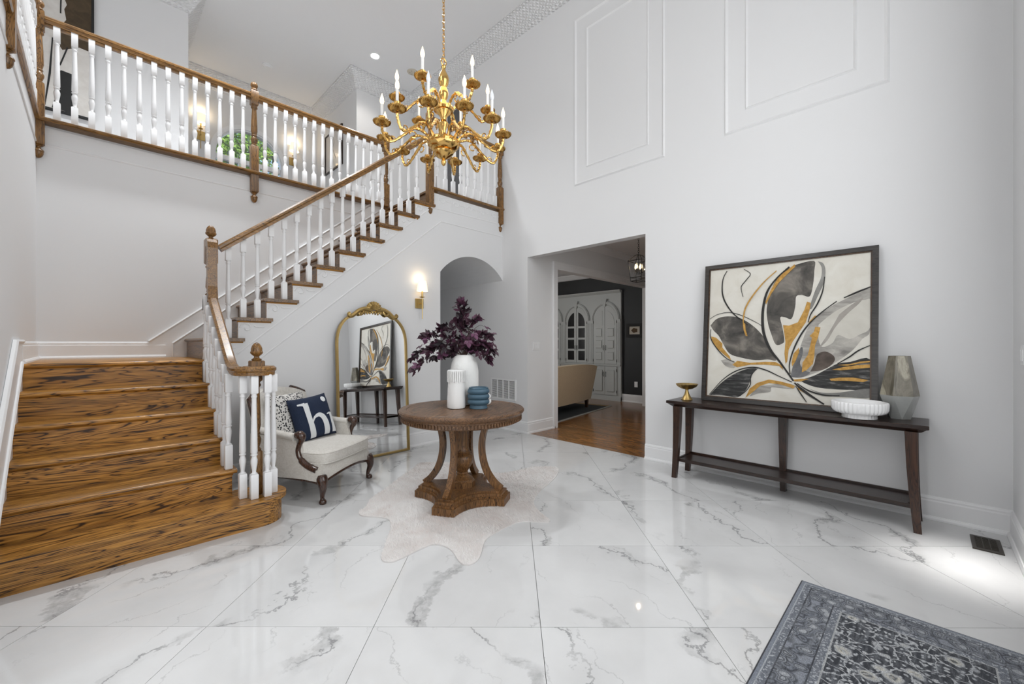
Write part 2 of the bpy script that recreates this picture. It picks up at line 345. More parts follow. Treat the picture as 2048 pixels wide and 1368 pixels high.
PAINT=[
('petal', [(0.596, 0.976), (0.695, 0.987), (0.698, 0.919), (0.692, 0.82), (0.674, 0.74), (0.629, 0.752), (0.594, 0.745), (0.589, 0.672), (0.568, 0.588), (0.528, 0.6), (0.498, 0.599), (0.513, 0.526), (0.526, 0.442), (0.518, 0.414), (0.474, 0.404), (0.44, 0.489), (0.419, 0.566), (0.409, 0.662), (0.425, 0.766), (0.461, 0.868), (0.518, 0.938)]) ,
('petal', [(0.01, 0.556), (0.054, 0.606), (0.12, 0.624), (0.204, 0.616), (0.277, 0.579), (0.347, 0.519), (0.399, 0.452), (0.441, 0.376), (0.479, 0.292), (0.425, 0.295), (0.341, 0.288), (0.244, 0.304), (0.162, 0.332), (0.114, 0.402), (0.075, 0.473), (0.036, 0.514)]) ,
('petal_dark', [(0.02, 0.002), (0.1, 0.099), (0.192, 0.174), (0.281, 0.218), (0.35, 0.228), (0.325, 0.181), (0.308, 0.123), (0.283, 0.063), (0.23, 0.005), (0.129, 0.006)]) ,
('petal_dark', [(0.625, 0.157), (0.707, 0.193), (0.778, 0.241), (0.834, 0.278), (0.902, 0.293), (1.0, 0.311), (1.0, 0.123), (0.916, 0.112), (0.814, 0.109), (0.722, 0.115), (0.655, 0.137)]) ,
('wash', [(0.571, 0.177), (0.601, 0.287), (0.631, 0.415), (0.668, 0.523), (0.719, 0.602), (0.784, 0.653), (0.861, 0.701), (0.955, 0.746), (1.0, 0.764), (1.0, 0.5), (0.961, 0.442), (0.909, 0.365), (0.834, 0.295), (0.764, 0.24), (0.692, 0.201), (0.632, 0.176)]) ,
('canvas2', [(0.727, 0.54), (0.777, 0.591), (0.833, 0.637), (0.915, 0.68), (0.974, 0.694), (1.0, 0.684), (1.0, 0.517), (0.942, 0.467), (0.895, 0.442), (0.834, 0.468), (0.806, 0.416), (0.749, 0.389), (0.727, 0.451)]) ,
('wash2', [(0.84, 0.606), (0.901, 0.664), (0.961, 0.707), (0.941, 0.67), (0.881, 0.605), (0.82, 0.52), (0.778, 0.433), (0.735, 0.389), (0.785, 0.486)]) ,
('petal_brown', [(0.684, 0.219), (0.706, 0.273), (0.72, 0.335), (0.764, 0.358), (0.806, 0.337), (0.82, 0.303), (0.792, 0.259), (0.743, 0.23)]) ,
('petal_dark2', [(0.567, 0.176), (0.586, 0.268), (0.616, 0.36), (0.635, 0.388), (0.639, 0.342), (0.624, 0.27), (0.655, 0.226), (0.684, 0.21), (0.632, 0.176)]) ,
('wash3', [(0.717, 0.98), (0.747, 0.963), (0.761, 0.912), (0.755, 0.832), (0.726, 0.754), (0.689, 0.657), (0.676, 0.667), (0.704, 0.774), (0.736, 0.861), (0.74, 0.932)]) ,
('wash', [(0.097, 0.28), (0.153, 0.287), (0.209, 0.254), (0.191, 0.224), (0.135, 0.236)]) ,
('wash', [(0.31, 0.017), (0.36, 0.088), (0.444, 0.113), (0.516, 0.127), (0.587, 0.123), (0.591, 0.096), (0.509, 0.094), (0.452, 0.095), (0.444, 0.062), (0.369, 0.046)]) ,
('wash3', [(0.678, 0.103), (0.75, 0.082), (0.848, 0.09), (1.0, 0.127), (1.0, 0.07), (0.889, 0.064), (0.765, 0.066)]) ,
('gold', [(0.517, 0.544), (0.553, 0.539), (0.607, 0.561), (0.645, 0.65), (0.659, 0.704), (0.68, 0.694), (0.676, 0.649), (0.653, 0.559), (0.623, 0.506), (0.577, 0.424), (0.554, 0.368), (0.547, 0.285), (0.537, 0.267), (0.529, 0.34), (0.534, 0.423), (0.525, 0.488)]) ,
('gold', [(0.709, 0.527), (0.738, 0.522), (0.727, 0.46), (0.709, 0.397), (0.706, 0.326), (0.699, 0.273), (0.662, 0.227), (0.636, 0.212), (0.639, 0.279), (0.669, 0.334), (0.683, 0.406), (0.691, 0.451), (0.677, 0.464), (0.701, 0.491)]) ,
('gold', [(0.019, 0.468), (0.056, 0.458), (0.105, 0.412), (0.105, 0.381), (0.162, 0.312), (0.172, 0.283), (0.125, 0.321), (0.067, 0.371), (0.027, 0.422)]) ,
('gold', [(0.183, 0.248), (0.218, 0.279), (0.307, 0.267), (0.409, 0.278), (0.475, 0.278), (0.515, 0.256), (0.523, 0.224), (0.499, 0.251), (0.409, 0.257), (0.307, 0.253), (0.218, 0.23)]) ,
('gold', [(0.282, 0.005), (0.309, 0.075), (0.36, 0.121), (0.435, 0.15), (0.508, 0.141), (0.571, 0.126), (0.598, 0.115), (0.587, 0.096), (0.516, 0.118), (0.435, 0.126), (0.377, 0.099), (0.327, 0.047)]) ,
('gold', [(0.806, 0.238), (0.868, 0.258), (0.942, 0.273), (1.0, 0.28), (1.0, 0.259), (0.929, 0.248), (0.855, 0.236)]) ,
('gold', [(0.793, 0.176), (0.848, 0.188), (0.916, 0.192), (0.974, 0.183), (0.994, 0.18), (0.968, 0.166), (0.882, 0.169), (0.8, 0.164)]) ,
('gold', [(0.574, 0.277), (0.585, 0.341), (0.616, 0.383), (0.618, 0.351), (0.597, 0.287), (0.578, 0.25)]) ,
('gold', [(0.25, 0.57), (0.266, 0.57), (0.27, 0.521), (0.285, 0.467), (0.271, 0.472), (0.255, 0.521)]) ,
('gold', [(0.542, 0.945), (0.581, 0.978), (0.585, 0.959), (0.542, 0.917), (0.486, 0.856), (0.437, 0.775), (0.405, 0.7), (0.4, 0.72), (0.437, 0.813), (0.486, 0.904)]) ,
('gold', [(0.587, 0.159), (0.632, 0.167), (0.677, 0.169), (0.632, 0.149), (0.594, 0.146)]) ,
('gold', [(0.618, 0.107), (0.663, 0.066), (0.648, 0.074), (0.61, 0.098)]) ,
('gold', [(0.671, 0.559), (0.705, 0.603), (0.716, 0.602), (0.675, 0.55)]) ,
('gold', [(0.834, 0.269), (0.902, 0.279), (0.948, 0.295), (1.0, 0.302), (1.0, 0.294), (0.942, 0.282), (0.889, 0.267)]) ,
]
STROKES=[
('ink', 0.0056, [(0.125, 0.984), (0.097, 0.922), (0.094, 0.82), (0.119, 0.736), (0.176, 0.648), (0.241, 0.59), (0.286, 0.55)]) ,
('ink', 0.0024, [(0.005, 0.608), (0.063, 0.642), (0.148, 0.654), (0.231, 0.63), (0.32, 0.583), (0.381, 0.543)]) ,
('ink', 0.0032, [(0.249, 0.983), (0.294, 0.943), (0.273, 0.905), (0.237, 0.859), (0.233, 0.829), (0.247, 0.769)]) ,
('ink', 0.0104, [(0.549, 0.963), (0.469, 0.886), (0.412, 0.796), (0.388, 0.682), (0.385, 0.567), (0.399, 0.471), (0.441, 0.366), (0.499, 0.284), (0.547, 0.212), (0.587, 0.15)]) ,
('ink', 0.0048, [(0.758, 0.867), (0.748, 0.77), (0.719, 0.683), (0.682, 0.613), (0.668, 0.559)]) ,
('ink', 0.0064, [(1.0, 0.775), (0.935, 0.747), (0.864, 0.714)]) ,
('ink', 0.0056, [(0.826, 0.694), (0.748, 0.628), (0.683, 0.559), (0.63, 0.478), (0.585, 0.369), (0.562, 0.267), (0.567, 0.195)]) ,
('ink', 0.0048, [(1.0, 0.4), (0.942, 0.366), (0.895, 0.323), (0.834, 0.278)]) ,
('ink', 0.0048, [(0.02, 0.007), (0.118, 0.13), (0.219, 0.205), (0.324, 0.234), (0.41, 0.219), (0.492, 0.181), (0.579, 0.141)]) ,
('ink', 0.0032, [(0.359, 0.226), (0.316, 0.171), (0.313, 0.104), (0.274, 0.043), (0.23, 0.01)]) ,
('ink', 0.0096, [(0.594, 0.137), (0.633, 0.099), (0.685, 0.059), (0.765, 0.005)]) ,
('ink', 0.004, [(0.602, 0.115), (0.633, 0.063), (0.667, 0.009)]) ,
('ink', 0.0056, [(0.61, 0.134), (0.678, 0.089), (0.765, 0.066), (0.848, 0.069)]) ,
('ink', 0.004, [(0.016, 0.525), (0.017, 0.453), (0.067, 0.371), (0.134, 0.301), (0.2, 0.269)]) ,
('gold', 0.0064, [(0.469, 0.944), (0.386, 0.865), (0.31, 0.764), (0.266, 0.678), (0.254, 0.6), (0.255, 0.56)]) ,
]
# ------------------------------------------------------------------ the setting
XR, YM, YB, XL, YF, ZC, ZF, ZL = 4.217, 4.41, 5.5, -.375, -.385, 5.81, 3.183, 1.108
# marble floor: square tiles laid at 45 degrees to the walls
floor = struct('floor', MB().box(XL-.1,XR+.02,YF-.1,6.9,-.12,-.012), M['grout'], 'white marble tile floor of the entrance hall')
T, TD, TLa, GAP = .7368, 1.8332, .1274, .0012
def clip(poly, x0, x1, y0, y1):
    for ax, lim, sg in ((0,x0,1),(0,x1,-1),(1,y0,1),(1,y1,-1)):
        out = []
        for i in range(len(poly)):
            p, q = poly[i-1], poly[i]
            ip = (p[ax]-lim)*sg >= 0; iq = (q[ax]-lim)*sg >= 0
            if ip != iq:
                t = (lim-p[ax])/(q[ax]-p[ax]); out.append((p[0]+t*(q[0]-p[0]), p[1]+t*(q[1]-p[1])))
            if iq: out.append(q)
        poly = out
        if len(poly) < 3: return []
    return poly
full = None; hf = T/2-GAP; rt = math.sqrt(.5)
sq = [(a*rt+b*rt, a*rt-b*rt) for a,b in ((-hf,-hf),(-hf,hf),(hf,hf),(hf,-hf))]
for i in range(-4,10):
    for j in range(-8,9):
        d = TD+(i+.5)*T; l = TLa+(j+.5)*T; cx, cy = (d+l)*rt, (d-l)*rt
        p = clip([(cx+a,cy+b) for a,b in sq], XL-.02, XR+.02, YF-.02, 6.8)
        if not p or max(abs(a[0]-b[0])+abs(a[1]-b[1]) for a in p for b in p) < .02: continue
        if len(p) == 4 and abs(sum(a[0] for a in p)/4-cx) < 1e-5 and abs(sum(a[1] for a in p)/4-cy) < 1e-5 and max(a[0] for a in p)-min(a[0] for a in p) > hf*2.8:
            if full is None: full = MB().prism(sq,'xy',-.012,0).mesh('tile', M['marble'])
            me = full
        else: me = MB().prism([(a-cx,b-cy) for a,b in p],'xy',-.012,0).mesh('tile', M['marble'])
        link('tile', me, floor, (cx,cy,0))
# plank floor beyond the doorway
wf = struct('floor', MB().box(XR+.02,8.1,.8,7.2,-.12,-.014), plain('subfloor', (.02,.012,.008), .8), 'dark oak plank floor beyond the doorway')
PW = .086; rp = random.Random(3); plank_me = {}
x = XR+.02; k = 0
while x < 8.0:
    w = PW if k else .11
    y = 1.2-rp.random()*1.2 if k else 2.0
    if x < 6.3:
        while y < 6.2:
            L = rp.choice((.9,1.3,1.7)) if k else 2.2
            key = (round(w,3), L)
            if key not in plank_me: plank_me[key] = MB().box(.0008,w-.0008,.0008,L-.0008,-.014,0).mesh('plank', M['plank'])
            if y+L > 1.6: link('plank', plank_me[key], wf, (x,y,0))
            y += L
    else:
        rest = MB()
        while x < 7.99:
            y = .9
            while y < 7: L = rp.choice((.9,1.3,1.7)); rest.box(x+.001,x+PW-.001,y+.001,min(y+L,7.1)-.001,-.014,0); y += L
            x += PW
        o = obj('plank', rest, M['plank'], wf); o['kind'] = 'stuff'; break
    x += w; k += 1
# walls
struct('wall_right', MB().prism([(YF-.1,0),(2.17,0),(2.17,2.437),(3.91,2.437),(3.91,0),(6.95,0),(6.95,ZC),(YF-.1,ZC)],'yz',XR,XR+.12), M['wall'], 'white two-storey wall with doorway and panel mouldings')
struct('wall_front', MB().box(XL-.12,XR+.12,YF-.12,YF,0,ZC), M['wall'], 'white wall at the right edge beside the floor vent')
struct('wall_left', MB().box(XL-.12,XL,YF,YB,0,ZF-.28), M['wall'], 'white wall beside the lower stair flight')
struct('wall_back', MB().box(XL-.12,3.0,YB,YB+.12,0,ZF-.03), M['wall'], 'white wall behind the stairs below the balcony')
RUN, RU = .2298, (ZF-ZL)/11
xi = lambda i: .648+RUN*(i-1)          # nosing of upper tread i
zi = lambda i: ZL+RU*i
ax0, ax1, asp, art_ = 3.116, XR, 2.165, .265
acx = (ax0+ax1)/2; ahw = (ax1-ax0)/2; aR = (ahw**2+art_**2)/(2*art_); a0 = math.asin(ahw/aR)
arch = [(acx+aR*math.sin(-a0+2*a0*t/18), asp+art_-aR+aR*math.cos(-a0+2*a0*t/18)) for t in range(19)]
poly = [(.66,0),(ax0,0)]+arch+[(XR,ZF-.033),(xi(11)+.03,ZF-.033)]
for i in range(10,0,-1): poly += [(xi(i+1)+.03,zi(i)-.03),(xi(i)+.03,zi(i)-.03)]
poly += [(.66,1.07)]
struct('wall_stair', MB().prism(poly,'xz',YM,YM+.12), M['wall'], 'white wall under the stair with arched opening')
# barrel vault and end of the arched passage
vp = arch+[(XR,2.6),(ax0,2.6)]
struct('wall_passage', MB().prism(vp,'xz',YM+.12,6.6).box(ax0-.12,ax0,YM+.12,6.6,0,2.6).box(ax0-.12,XR,6.6,6.72,0,2.6), M['wall'], 'white barrel vaulted passage behind the arch')
# upper storey
struct('floor', MB().box(-1.8,XR,YB+.03,8.8,ZF-.28,ZF).box(-1.8,XL-.06,0,YB+.03,ZF-.279,ZF).box(xi(11)+.03,XR,YM+.12,YB+.03,ZF-.28,ZF), M['trim'], 'upper storey floor slab edged with oak')
struct('wall_gallery', MB().prism([(-1.8,ZF),(.85,ZF),(.85,ZC),(-1.8,ZC)],'xz',6.83,6.95).box(.73,.85,6.95,8.6,ZF,ZC), M['wall'], 'upper hall wall carrying the large abstract picture')
struct('wall_hall', MB().prism([(3.116,ZF),(XR,ZF),(XR,ZC),(3.116,ZC)],'xz',6.83,6.95).box(3.116,3.24,6.95,8.6,ZF,ZC), M['wall'], 'upper hall wall block behind the chandelier')
wcx, wr, wsp, wsl = 1.95, .545, 4.52, 3.75
def halfwall(sg):
    e = .85 if sg < 0 else 3.116
    arc = [(wcx+sg*wr*math.cos(t*PI/24), wsp+wr*math.sin(t*PI/24)) for t in range(13)]
    return [(e,ZF),(wcx,ZF),(wcx,wsl),(wcx+sg*wr,wsl)]+arc+[(wcx,ZC),(e,ZC)]
struct('wall_window', MB().prism(halfwall(-1),'xz',8.6,8.74).prism(halfwall(1),'xz',8.6,8.74), M['wall'], 'upper hall wall around the arched window')
struct('wall_upper_left', MB().box(-1.8,-1.68,0,6.83,ZF,ZC).box(-1.8,XL-.12,-.0,.12,ZF,ZC), M['wall'], 'upper hall wall beyond the left balcony')
struct('wall_outer', MB().box(XL-.12,XL,YF,0.12,ZF-.28,ZC), M['wall'], 'upper corner wall above the entrance')
struct('ceiling', MB().box(-1.9,XR+.2,YF-.2,8.8,ZC,ZC+.15), M['ceil'], 'high white ceiling above the entrance hall')
# family room and passage beyond the doorway
struct('wall_passage_side', MB().prism([(XR+.12,0),(4.82,0),(4.82,2.345),(7.7,2.345),(7.7,0),(8.02,0),(8.02,2.85),(XR+.12,2.85)],'xz',3.91,4.03), M['wall'], 'pale passage wall with a wide cased opening')
struct('wall_family', MB().box(8.02,8.14,.7,7.3,0,2.85), M['dark_wall'], 'charcoal wall of the room beyond the doorway')
struct('wall_family_side', MB().box(XR+.12,8.14,7.2,7.3,0,2.85).box(XR+.12,8.14,.7,.8,0,2.85), M['wall'], 'far side wall of the room beyond the doorway')
struct('ceiling', MB().box(XR+.12,8.14,.7,7.3,2.85,2.97), M['ceil'], 'low ceiling of the room beyond the doorway')
# crown, baseboards, casings, panel mouldings
CR = [(0,0),(.175,0),(.175,-.022),(.155,-.03),(.150,-.05),(.125,-.075),(.085,-.13),(.06,-.185),(.045,-.195),(.045,-.215),(.028,-.225),(.022,-.245),(0,-.25)]
struct('trim_1', MB().sweep([(a,-b*-1) for a,b in CR], [(-1.68,6.83,ZC),(.85,6.83,ZC),(.85,8.6,ZC),(3.116,8.6,ZC),(3.116,6.83,ZC),(XR,6.83,ZC),(XR,YF,ZC)]), M['crown'], 'carved white crown moulding with lattice relief')
BBP = [(0,0),(.03,0),(.03,.012),(.022,.026),(.016,.028),(.016,.128),(.012,.138),(.014,.148),(.008,.16),(0,.165)]
def base(side, path, label, h=1.0):
    return struct('baseboard_'+side, MB().sweep([(a,b*h) for a,b in BBP], path), M['trim'], label)
base('right', [(XR,2.17,0),(XR,YF,0),(XL,YF,0)], 'tall white baseboard under the console table')
base('right_rear', [(XR,6.6,0),(XR,3.91,0),(4.756,3.91,0)], 'white baseboard wrapping into the doorway jamb')
base('stair', [(.72,YM,0),(ax0,YM,0),(ax0,YM+.4,0)], 'white baseboard on the wall behind mirror and armchair')
base('family', [(8.02,4.66,0),(8.02,3.91,0)], 'white baseboard on the charcoal wall')
base('landing', [(XL,4.40,ZL),(XL,YB,ZL),(.50,YB,ZL)], 'white baseboard around the stair landing', .95)
struct('trim_2', MB().box(4.217,4.8,3.885,3.91,.0,.022), M['oak_x'], 'dark quarter-round strip along the doorway jamb')
struct('trim_3', MB().box(4.76,4.85,3.885,3.91,0,2.44).box(4.85,7.75,3.885,3.91,2.345,2.44).box(4.755,4.775,3.878,3.91,0,2.455).box(4.775,7.75,3.878,3.91,2.42,2.455).box(4.82,4.835,3.91,4.03,0,2.345), M['trim'], 'white casing around the opening to the family room')
struct('trim_4', MB().sweep([(0,0),(.11,0),(.11,-.02),(.03,-.1),(0,-.11)], [(4.4,7.2,2.85),(8.02,7.2,2.85),(8.02,4.03,2.85)]), M['trim'], 'white crown moulding above the charcoal wall')
struct('trim_5', MB().sweep([(0,0),(.09,0),(.09,-.02),(.03,-.08),(0,-.09)], [(XR+.12,3.91,2.85),(8.02,3.91,2.85)]), M['trim'], 'slim crown moulding in the passage')
ti = [6]
def frame_yz(y0,y1,z0,z1,w=.032,t=.016,label=''):
    p = [(y0,z0),(y1,z0),(y1,z1),(y0,z1)]; q = [(y0+w,z0+w),(y1-w,z0+w),(y1-w,z1-w),(y0+w,z1-w)]
    r = [(y0+w*.4,z0+w*.4),(y1-w*.4,z0+w*.4),(y1-w*.4,z1-w*.4),(y0+w*.4,z1-w*.4)]
    vs = [(XR,a,b) for a,b in p]+[(XR-t,a,b) for a,b in r]+[(XR,a,b) for a,b in q]
    fs = [(i,(i+1)%4,4+(i+1)%4,4+i) for i in range(4)]+[(4+i,4+(i+1)%4,8+(i+1)%4,8+i) for i in range(4)]
    struct('trim_%d'%ti[0], MB().add(vs,fs), M['trim'], label); ti[0] += 1
frame_yz(1.951,3.112,3.20,5.26,label='outer moulding of the narrower wall panel above the doorway')
frame_yz(2.129,2.935,3.385,5.08,.024,.013,label='inner moulding of the narrower wall panel above the doorway')
frame_yz(.208,1.368,3.21,5.26,label='outer moulding of the wall panel above the painting')
frame_yz(.398,1.192,3.388,5.08,.024,.013,label='inner moulding of the wall panel above the painting')
def bead(name_label, pts, r=.009):
    struct('trim_%d'%ti[0], MB().tube(pts, r, 6), M['trim'], name_label); ti[0] += 1
bead('upper bead moulding on the stair stringer', [(.90,YM,1.155),(2.98,YM,2.872+.085),(XR,YM,2.985)])
bead('lower bead moulding on the stair stringer', [(1.0,YM,1.04),(3.125,YM,2.808),(XR,YM,2.808)])
bead('bead moulding below the rear balcony', [(XL,YB,3.0),(2.95,YB,3.0)])
bead('bead moulding below the left balcony', [(XL,YB,3.0),(XL,1.0,3.0)])
# fascia above the left wall and skirt boards on the stairs
struct('trim_%d'%ti[0], MB().box(XL-.12,XL,YF,YB,ZF-.28,ZF+.004), M['wall'], 'white fascia of the left balcony'); ti[0] += 1
def nose(i): return 3.18+.24*(i-1)
SL = .1847/.24
def band_yz(x0,x1,y0,y1,za,zb,slope):
    return MB().prism([(y0,za),(y1,za+slope*(y1-y0)),(y1,zb+slope*(y1-y0)),(y0,zb)],'yz',x0,x1)
sk = MB()
sk.prism([(3.0,0),(4.40,0),(4.40,1.255),(4.06,1.255),(3.0,1.255-SL*1.06)],'yz',XL,XL+.014)
struct('trim_%d'%ti[0], sk, M['trim'], 'white skirt board along the lower stair flight'); ti[0] += 1
bead('cap moulding of the lower stair skirt board', [(XL+.012,2.9,1.262-SL*1.16),(XL+.012,4.06,1.262),(XL+.012,4.40,1.262)], .016)
bead('inner bead of the lower stair skirt board', [(XL+.016,2.9,1.06-SL*1.40),(XL+.016,4.32,1.06+.06)], .012)
SU = RU/RUN
struct('trim_%d'%ti[0], MB().prism([(.37,ZL),(3.0,ZL),(3.0,1.262+SU*2.63-.02),(.37,1.262)],'xz',YB-.013,YB), M['trim'], 'white skirt board along the upper stair flight'); ti[0] += 1
bead('cap moulding of the upper stair skirt board', [(.37,YB-.012,1.27),(2.9,YB-.012,1.27+SU*2.53)], .014)
bead('inner bead of the upper stair skirt board', [(.556,YB-.016,1.11),(.556,YB-.016,1.25),(2.9,YB-.016,1.25+SU*2.344)], .011)
# arched window with muntins and glass
def window():
    w = obj('window_1', MB().sweep([(-.04,0),(.04,0),(.04,.03),(.02,.045),(-.02,.045),(-.04,.03)], [(0,0,0),(1,0,0)]), M['trim']); 
    bpy.data.objects.remove(w)
    fr = MB()
    def ring(r0,r1,ya,yb,n=26):
        vs = []
        for t in range(n+1):
            a = PI*t/n
            for r,y in ((r0,ya),(r1,ya),(r1,yb),(r0,yb)): vs.append((wcx+r*math.cos(a), y, wsp+r*math.sin(a)))
        fs = [(k*4+i,k*4+(i+1)%4,(k+1)*4+(i+1)%4,(k+1)*4+i) for k in range(n) for i in range(4)]
        fr.add(vs,fs)
    ring(.525,.60,8.565,8.60); ring(.505,.545,8.60,8.70)
    for s in (-1,1):
        fr.box(wcx+s*.5625-.0375,wcx+s*.5625+.0375,8.565,8.60,wsl,wsp); fr.box(wcx+s*.525-.02,wcx+s*.525+.02,8.60,8.70,wsl,wsp)
    fr.box(wcx-.52,wcx+.52,8.6,8.7,wsl,wsl+.05).box(wcx-.6,wcx+.6,8.54,8.6,wsl-.04,wsl)
    w = obj('window_1', fr, M['trim'], None, True); w['kind'] = 'structure'; w['label'] = 'half-round white window with leaded muntins in the upper hall'
    obj('transom_bar', MB().box(wcx-.5,wcx+.5,8.62,8.69,4.44,4.52), M['trim'], w)
    lead = plain('lead_came', (.25,.25,.25), .5, .3)
    for a in (30,60,90,120,150):
        a = math.radians(a); obj('muntin', MB().tube([(wcx+.17*math.cos(a),8.655,wsp+.17*math.sin(a)),(wcx+.51*math.cos(a),8.655,wsp+.51*math.sin(a))], .007, 5), lead, w)
    for r in (.17,.33):
        obj('muntin', MB().tube([(wcx+r*math.cos(PI*t/16),8.655,wsp+r*math.sin(PI*t/16)) for t in range(17)], .006, 5), lead, w)
    for xx in (-.16,.16): obj('muntin', MB().box(wcx+xx-.01,wcx+xx+.01,8.63,8.67,wsl,4.44), M['trim'], w)
    obj('muntin', MB().box(wcx-.49,wcx+.49,8.63,8.67,4.08,4.10), M['trim'], w)
    m, nt, b = new_mat('window_glass')
    tr = nt.nodes.new('ShaderNodeBsdfTransparent'); gl = nt.nodes.new('ShaderNodeBsdfGlossy'); gl.inputs['Roughness'].default_value = .03
    mx = nt.nodes.new('ShaderNodeMixShader'); mx.inputs[0].default_value = .06
    nt.links.new(tr.outputs[0], mx.inputs[1]); nt.links.new(gl.outputs[0], mx.inputs[2]); nt.links.new(mx.outputs[0], nt.nodes['Material Output'].inputs[0])
    gp = [(wcx+.53*math.cos(PI*t/20), wsp+.53*math.sin(PI*t/20)) for t in range(21)]
    obj('pane', MB().prism(gp,'xz',8.66,8.664), m, w); obj('pane', MB().box(wcx-.53,wcx+.53,8.66,8.664,wsl,wsp-.04), m, w)
window()
d = struct('door_1', MB().box(XR-.012,XR,5.33,5.74,ZF,5.11), M['door_dark'], 'dark grey door on the upper landing')
obj('door_casing', MB().box(XR-.025,XR,5.25,5.33,ZF,5.19).box(XR-.025,XR,5.74,5.82,ZF,5.19).box(XR-.025,XR,5.25,5.82,5.11,5.19), M['trim'], d)
# ------------------------------------------------------------------ staircase and railings
def baluster_mb(h, s=.0225):
    mb = MB()
    b0, b1 = .17, h-.13
    mb.cbox(-s,s,-s,s,0,b0,.004)
    t = s*.96; mb.cbox(-t,t,-t,t,b1,h,.004)
    L = b1-b0
    pr = [(.010,b0-.004),(s*.95,b0+.002),(.012,b0+.012),(.014,b0+.03),(.0205,b0+.075),(.0215,b0+.095),(.015,b0+.118),(.0145,b0+.122),(.021,b0+.128),(.021,b0+.134),(.0155,b0+.138),
          (.0215,b0+.15),(.0195,b0+L*.5),(.0145,b1-.035),(.0145,b1-.03),(.0185,b1-.024),(.0185,b1-.016),(.015,b1-.012),(s*.8,b1+.002)]
    return mb.lathe(pr, 12)
BAL = {}
def baluster(parent, x, y, z0, z1, rz=0):
    h = round(z1-z0, 3)
    if h not in BAL: BAL[h] = baluster_mb(h).mesh('baluster', M['trim'], True, 50)
    return link('baluster', BAL[h], parent, (x,y,z0), rz)
RAIL = [(-.025,-.062),(.025,-.062),(.025,-.040),(.034,-.030),(.034,-.014),(.020,0),(-.020,0),(-.034,-.014),(-.034,-.030),(-.025,-.040)]
ACORN = [(.001,0),(.030,.001),(.034,.008),(.018,.020),(.016,.030),(.030,.042),(.038,.050),(.041,.060),(.037,.068),(.036,.072),(.036,.085),(.030,.105),(.018,.122),(.004,.130)]
def finial(parent, x, y, z, up=True, s=1.0):
    pr = [(r*s,(zz if up else -zz)*s) for r,zz in ACORN]
    return obj('finial', MB().lathe(pr, 16), M['oak_z'], parent, True, (x,y,z))
def newel(parent, x, y, z0, blocks, z1, s=.044, rs=None):
    # blocks: list of ('sq',a,b) or ('turn',a,b)
    mb = MB()
    for kind,a,b in blocks:
        if kind == 'sq': mb.cbox(-s,s,-s,s,a-z0,b-z0,.010)
        else:
            L = b-a; r = s*.98
            mb.lathe([(r*.9,a-z0-.004),(r*.98,a-z0+.004),(r*.6,a-z0+.018),(r*.72,a-z0+.03),(r*.95,a-z0+L*.12),(r*.98,a-z0+L*.16),(r*.62,a-z0+L*.22),(r*.8,a-z0+L*.235),(r*.8,a-z0+L*.25),(r*.64,a-z0+L*.265),
                      (r*.9,a-z0+L*.36),(r*.82,a-z0+L*.6),(r*.62,b-z0-.05),(r*.62,b-z0-.04),(r*.9,b-z0-.03),(r*.9,b-z0-.018),(r*.7,b-z0-.012),(r*.9,b-z0+.004)], 16)
    return obj('newel_post', mb, M['oak_z'], parent, True, (x,y,z0), 0, 50)
st = thing('staircase', 'oak and white L-shaped staircase with turned balusters and a volute at the bottom step', 'staircase', (.2,3.2,0))
def S(name, mb, mat, smooth=False, parent=None):
    o = obj(name, mb, mat, None, smooth); o.parent = parent or st
    if not parent: o.location = (-.2,-3.2,0)
    return o
RL = .1847
XS0, XS1 = XL+.014, .70
for i in range(1,7):
    n = nose(i); z = RL*i; zb = z-RL
    if i == 1:
        c = (.80,3.365); r = .19
        tp = [(XS0,3.18),(c[0],c[1]-r)]+[(c[0]+r*math.sin(t*PI/12),c[1]-r*math.cos(t*PI/12)) for t in range(1,12)]+[(c[0],c[1]+r),(.66,c[1]+r),(.66,3.46),(XS0,3.46)]
        S('tread', MB().prism(tp,'xy',z-.03,z), M['oak_x'])
        r2 = r-.03; rp_ = [(XS0,3.21),(c[0],c[1]-r2)]+[(c[0]+r2*math.sin(t*PI/12),c[1]-r2*math.cos(t*PI/12)) for t in range(1,12)]+[(c[0],c[1]+r2),(.66,c[1]+r2),(.66,3.44),(XS0,3.44)]
        S('riser', MB().prism(rp_,'xy',0,z-.03), M['oak_x'])
    else:
        y1 = n+.27 if i < 6 else YB
        nz = [(n+.012,z-.03),(n+.003,z-.024),(n,z-.015),(n+.003,z-.006),(n+.012,z),(y1,z),(y1,z-.03)]
        S('tread', MB().prism(nz,'yz',XS0,XS1), M['oak_x'], True)
        S('riser', MB().box(XS0,.6735,n+.026,n+.05,zb,z-.03), M['oak_x'])
    S('cove_moulding', MB().prism([(n+.03,z-.03),(n+.020,z-.03),(n+.03,z-.046)],'yz',XS0,.68 if i>1 else .80), M['oak_x'])
sp = [(nose(2)+.03,0)]
for i in range(2,7): sp += [(nose(i)+.03,RL*(i-1)-.03),(nose(i)+.03,RL*i-.03)]
sp += [(YM+.05,RL*6-.03),(YM+.05,0)]
S('stringer', MB().prism(sp,'yz',.65,.672), M['trim'])
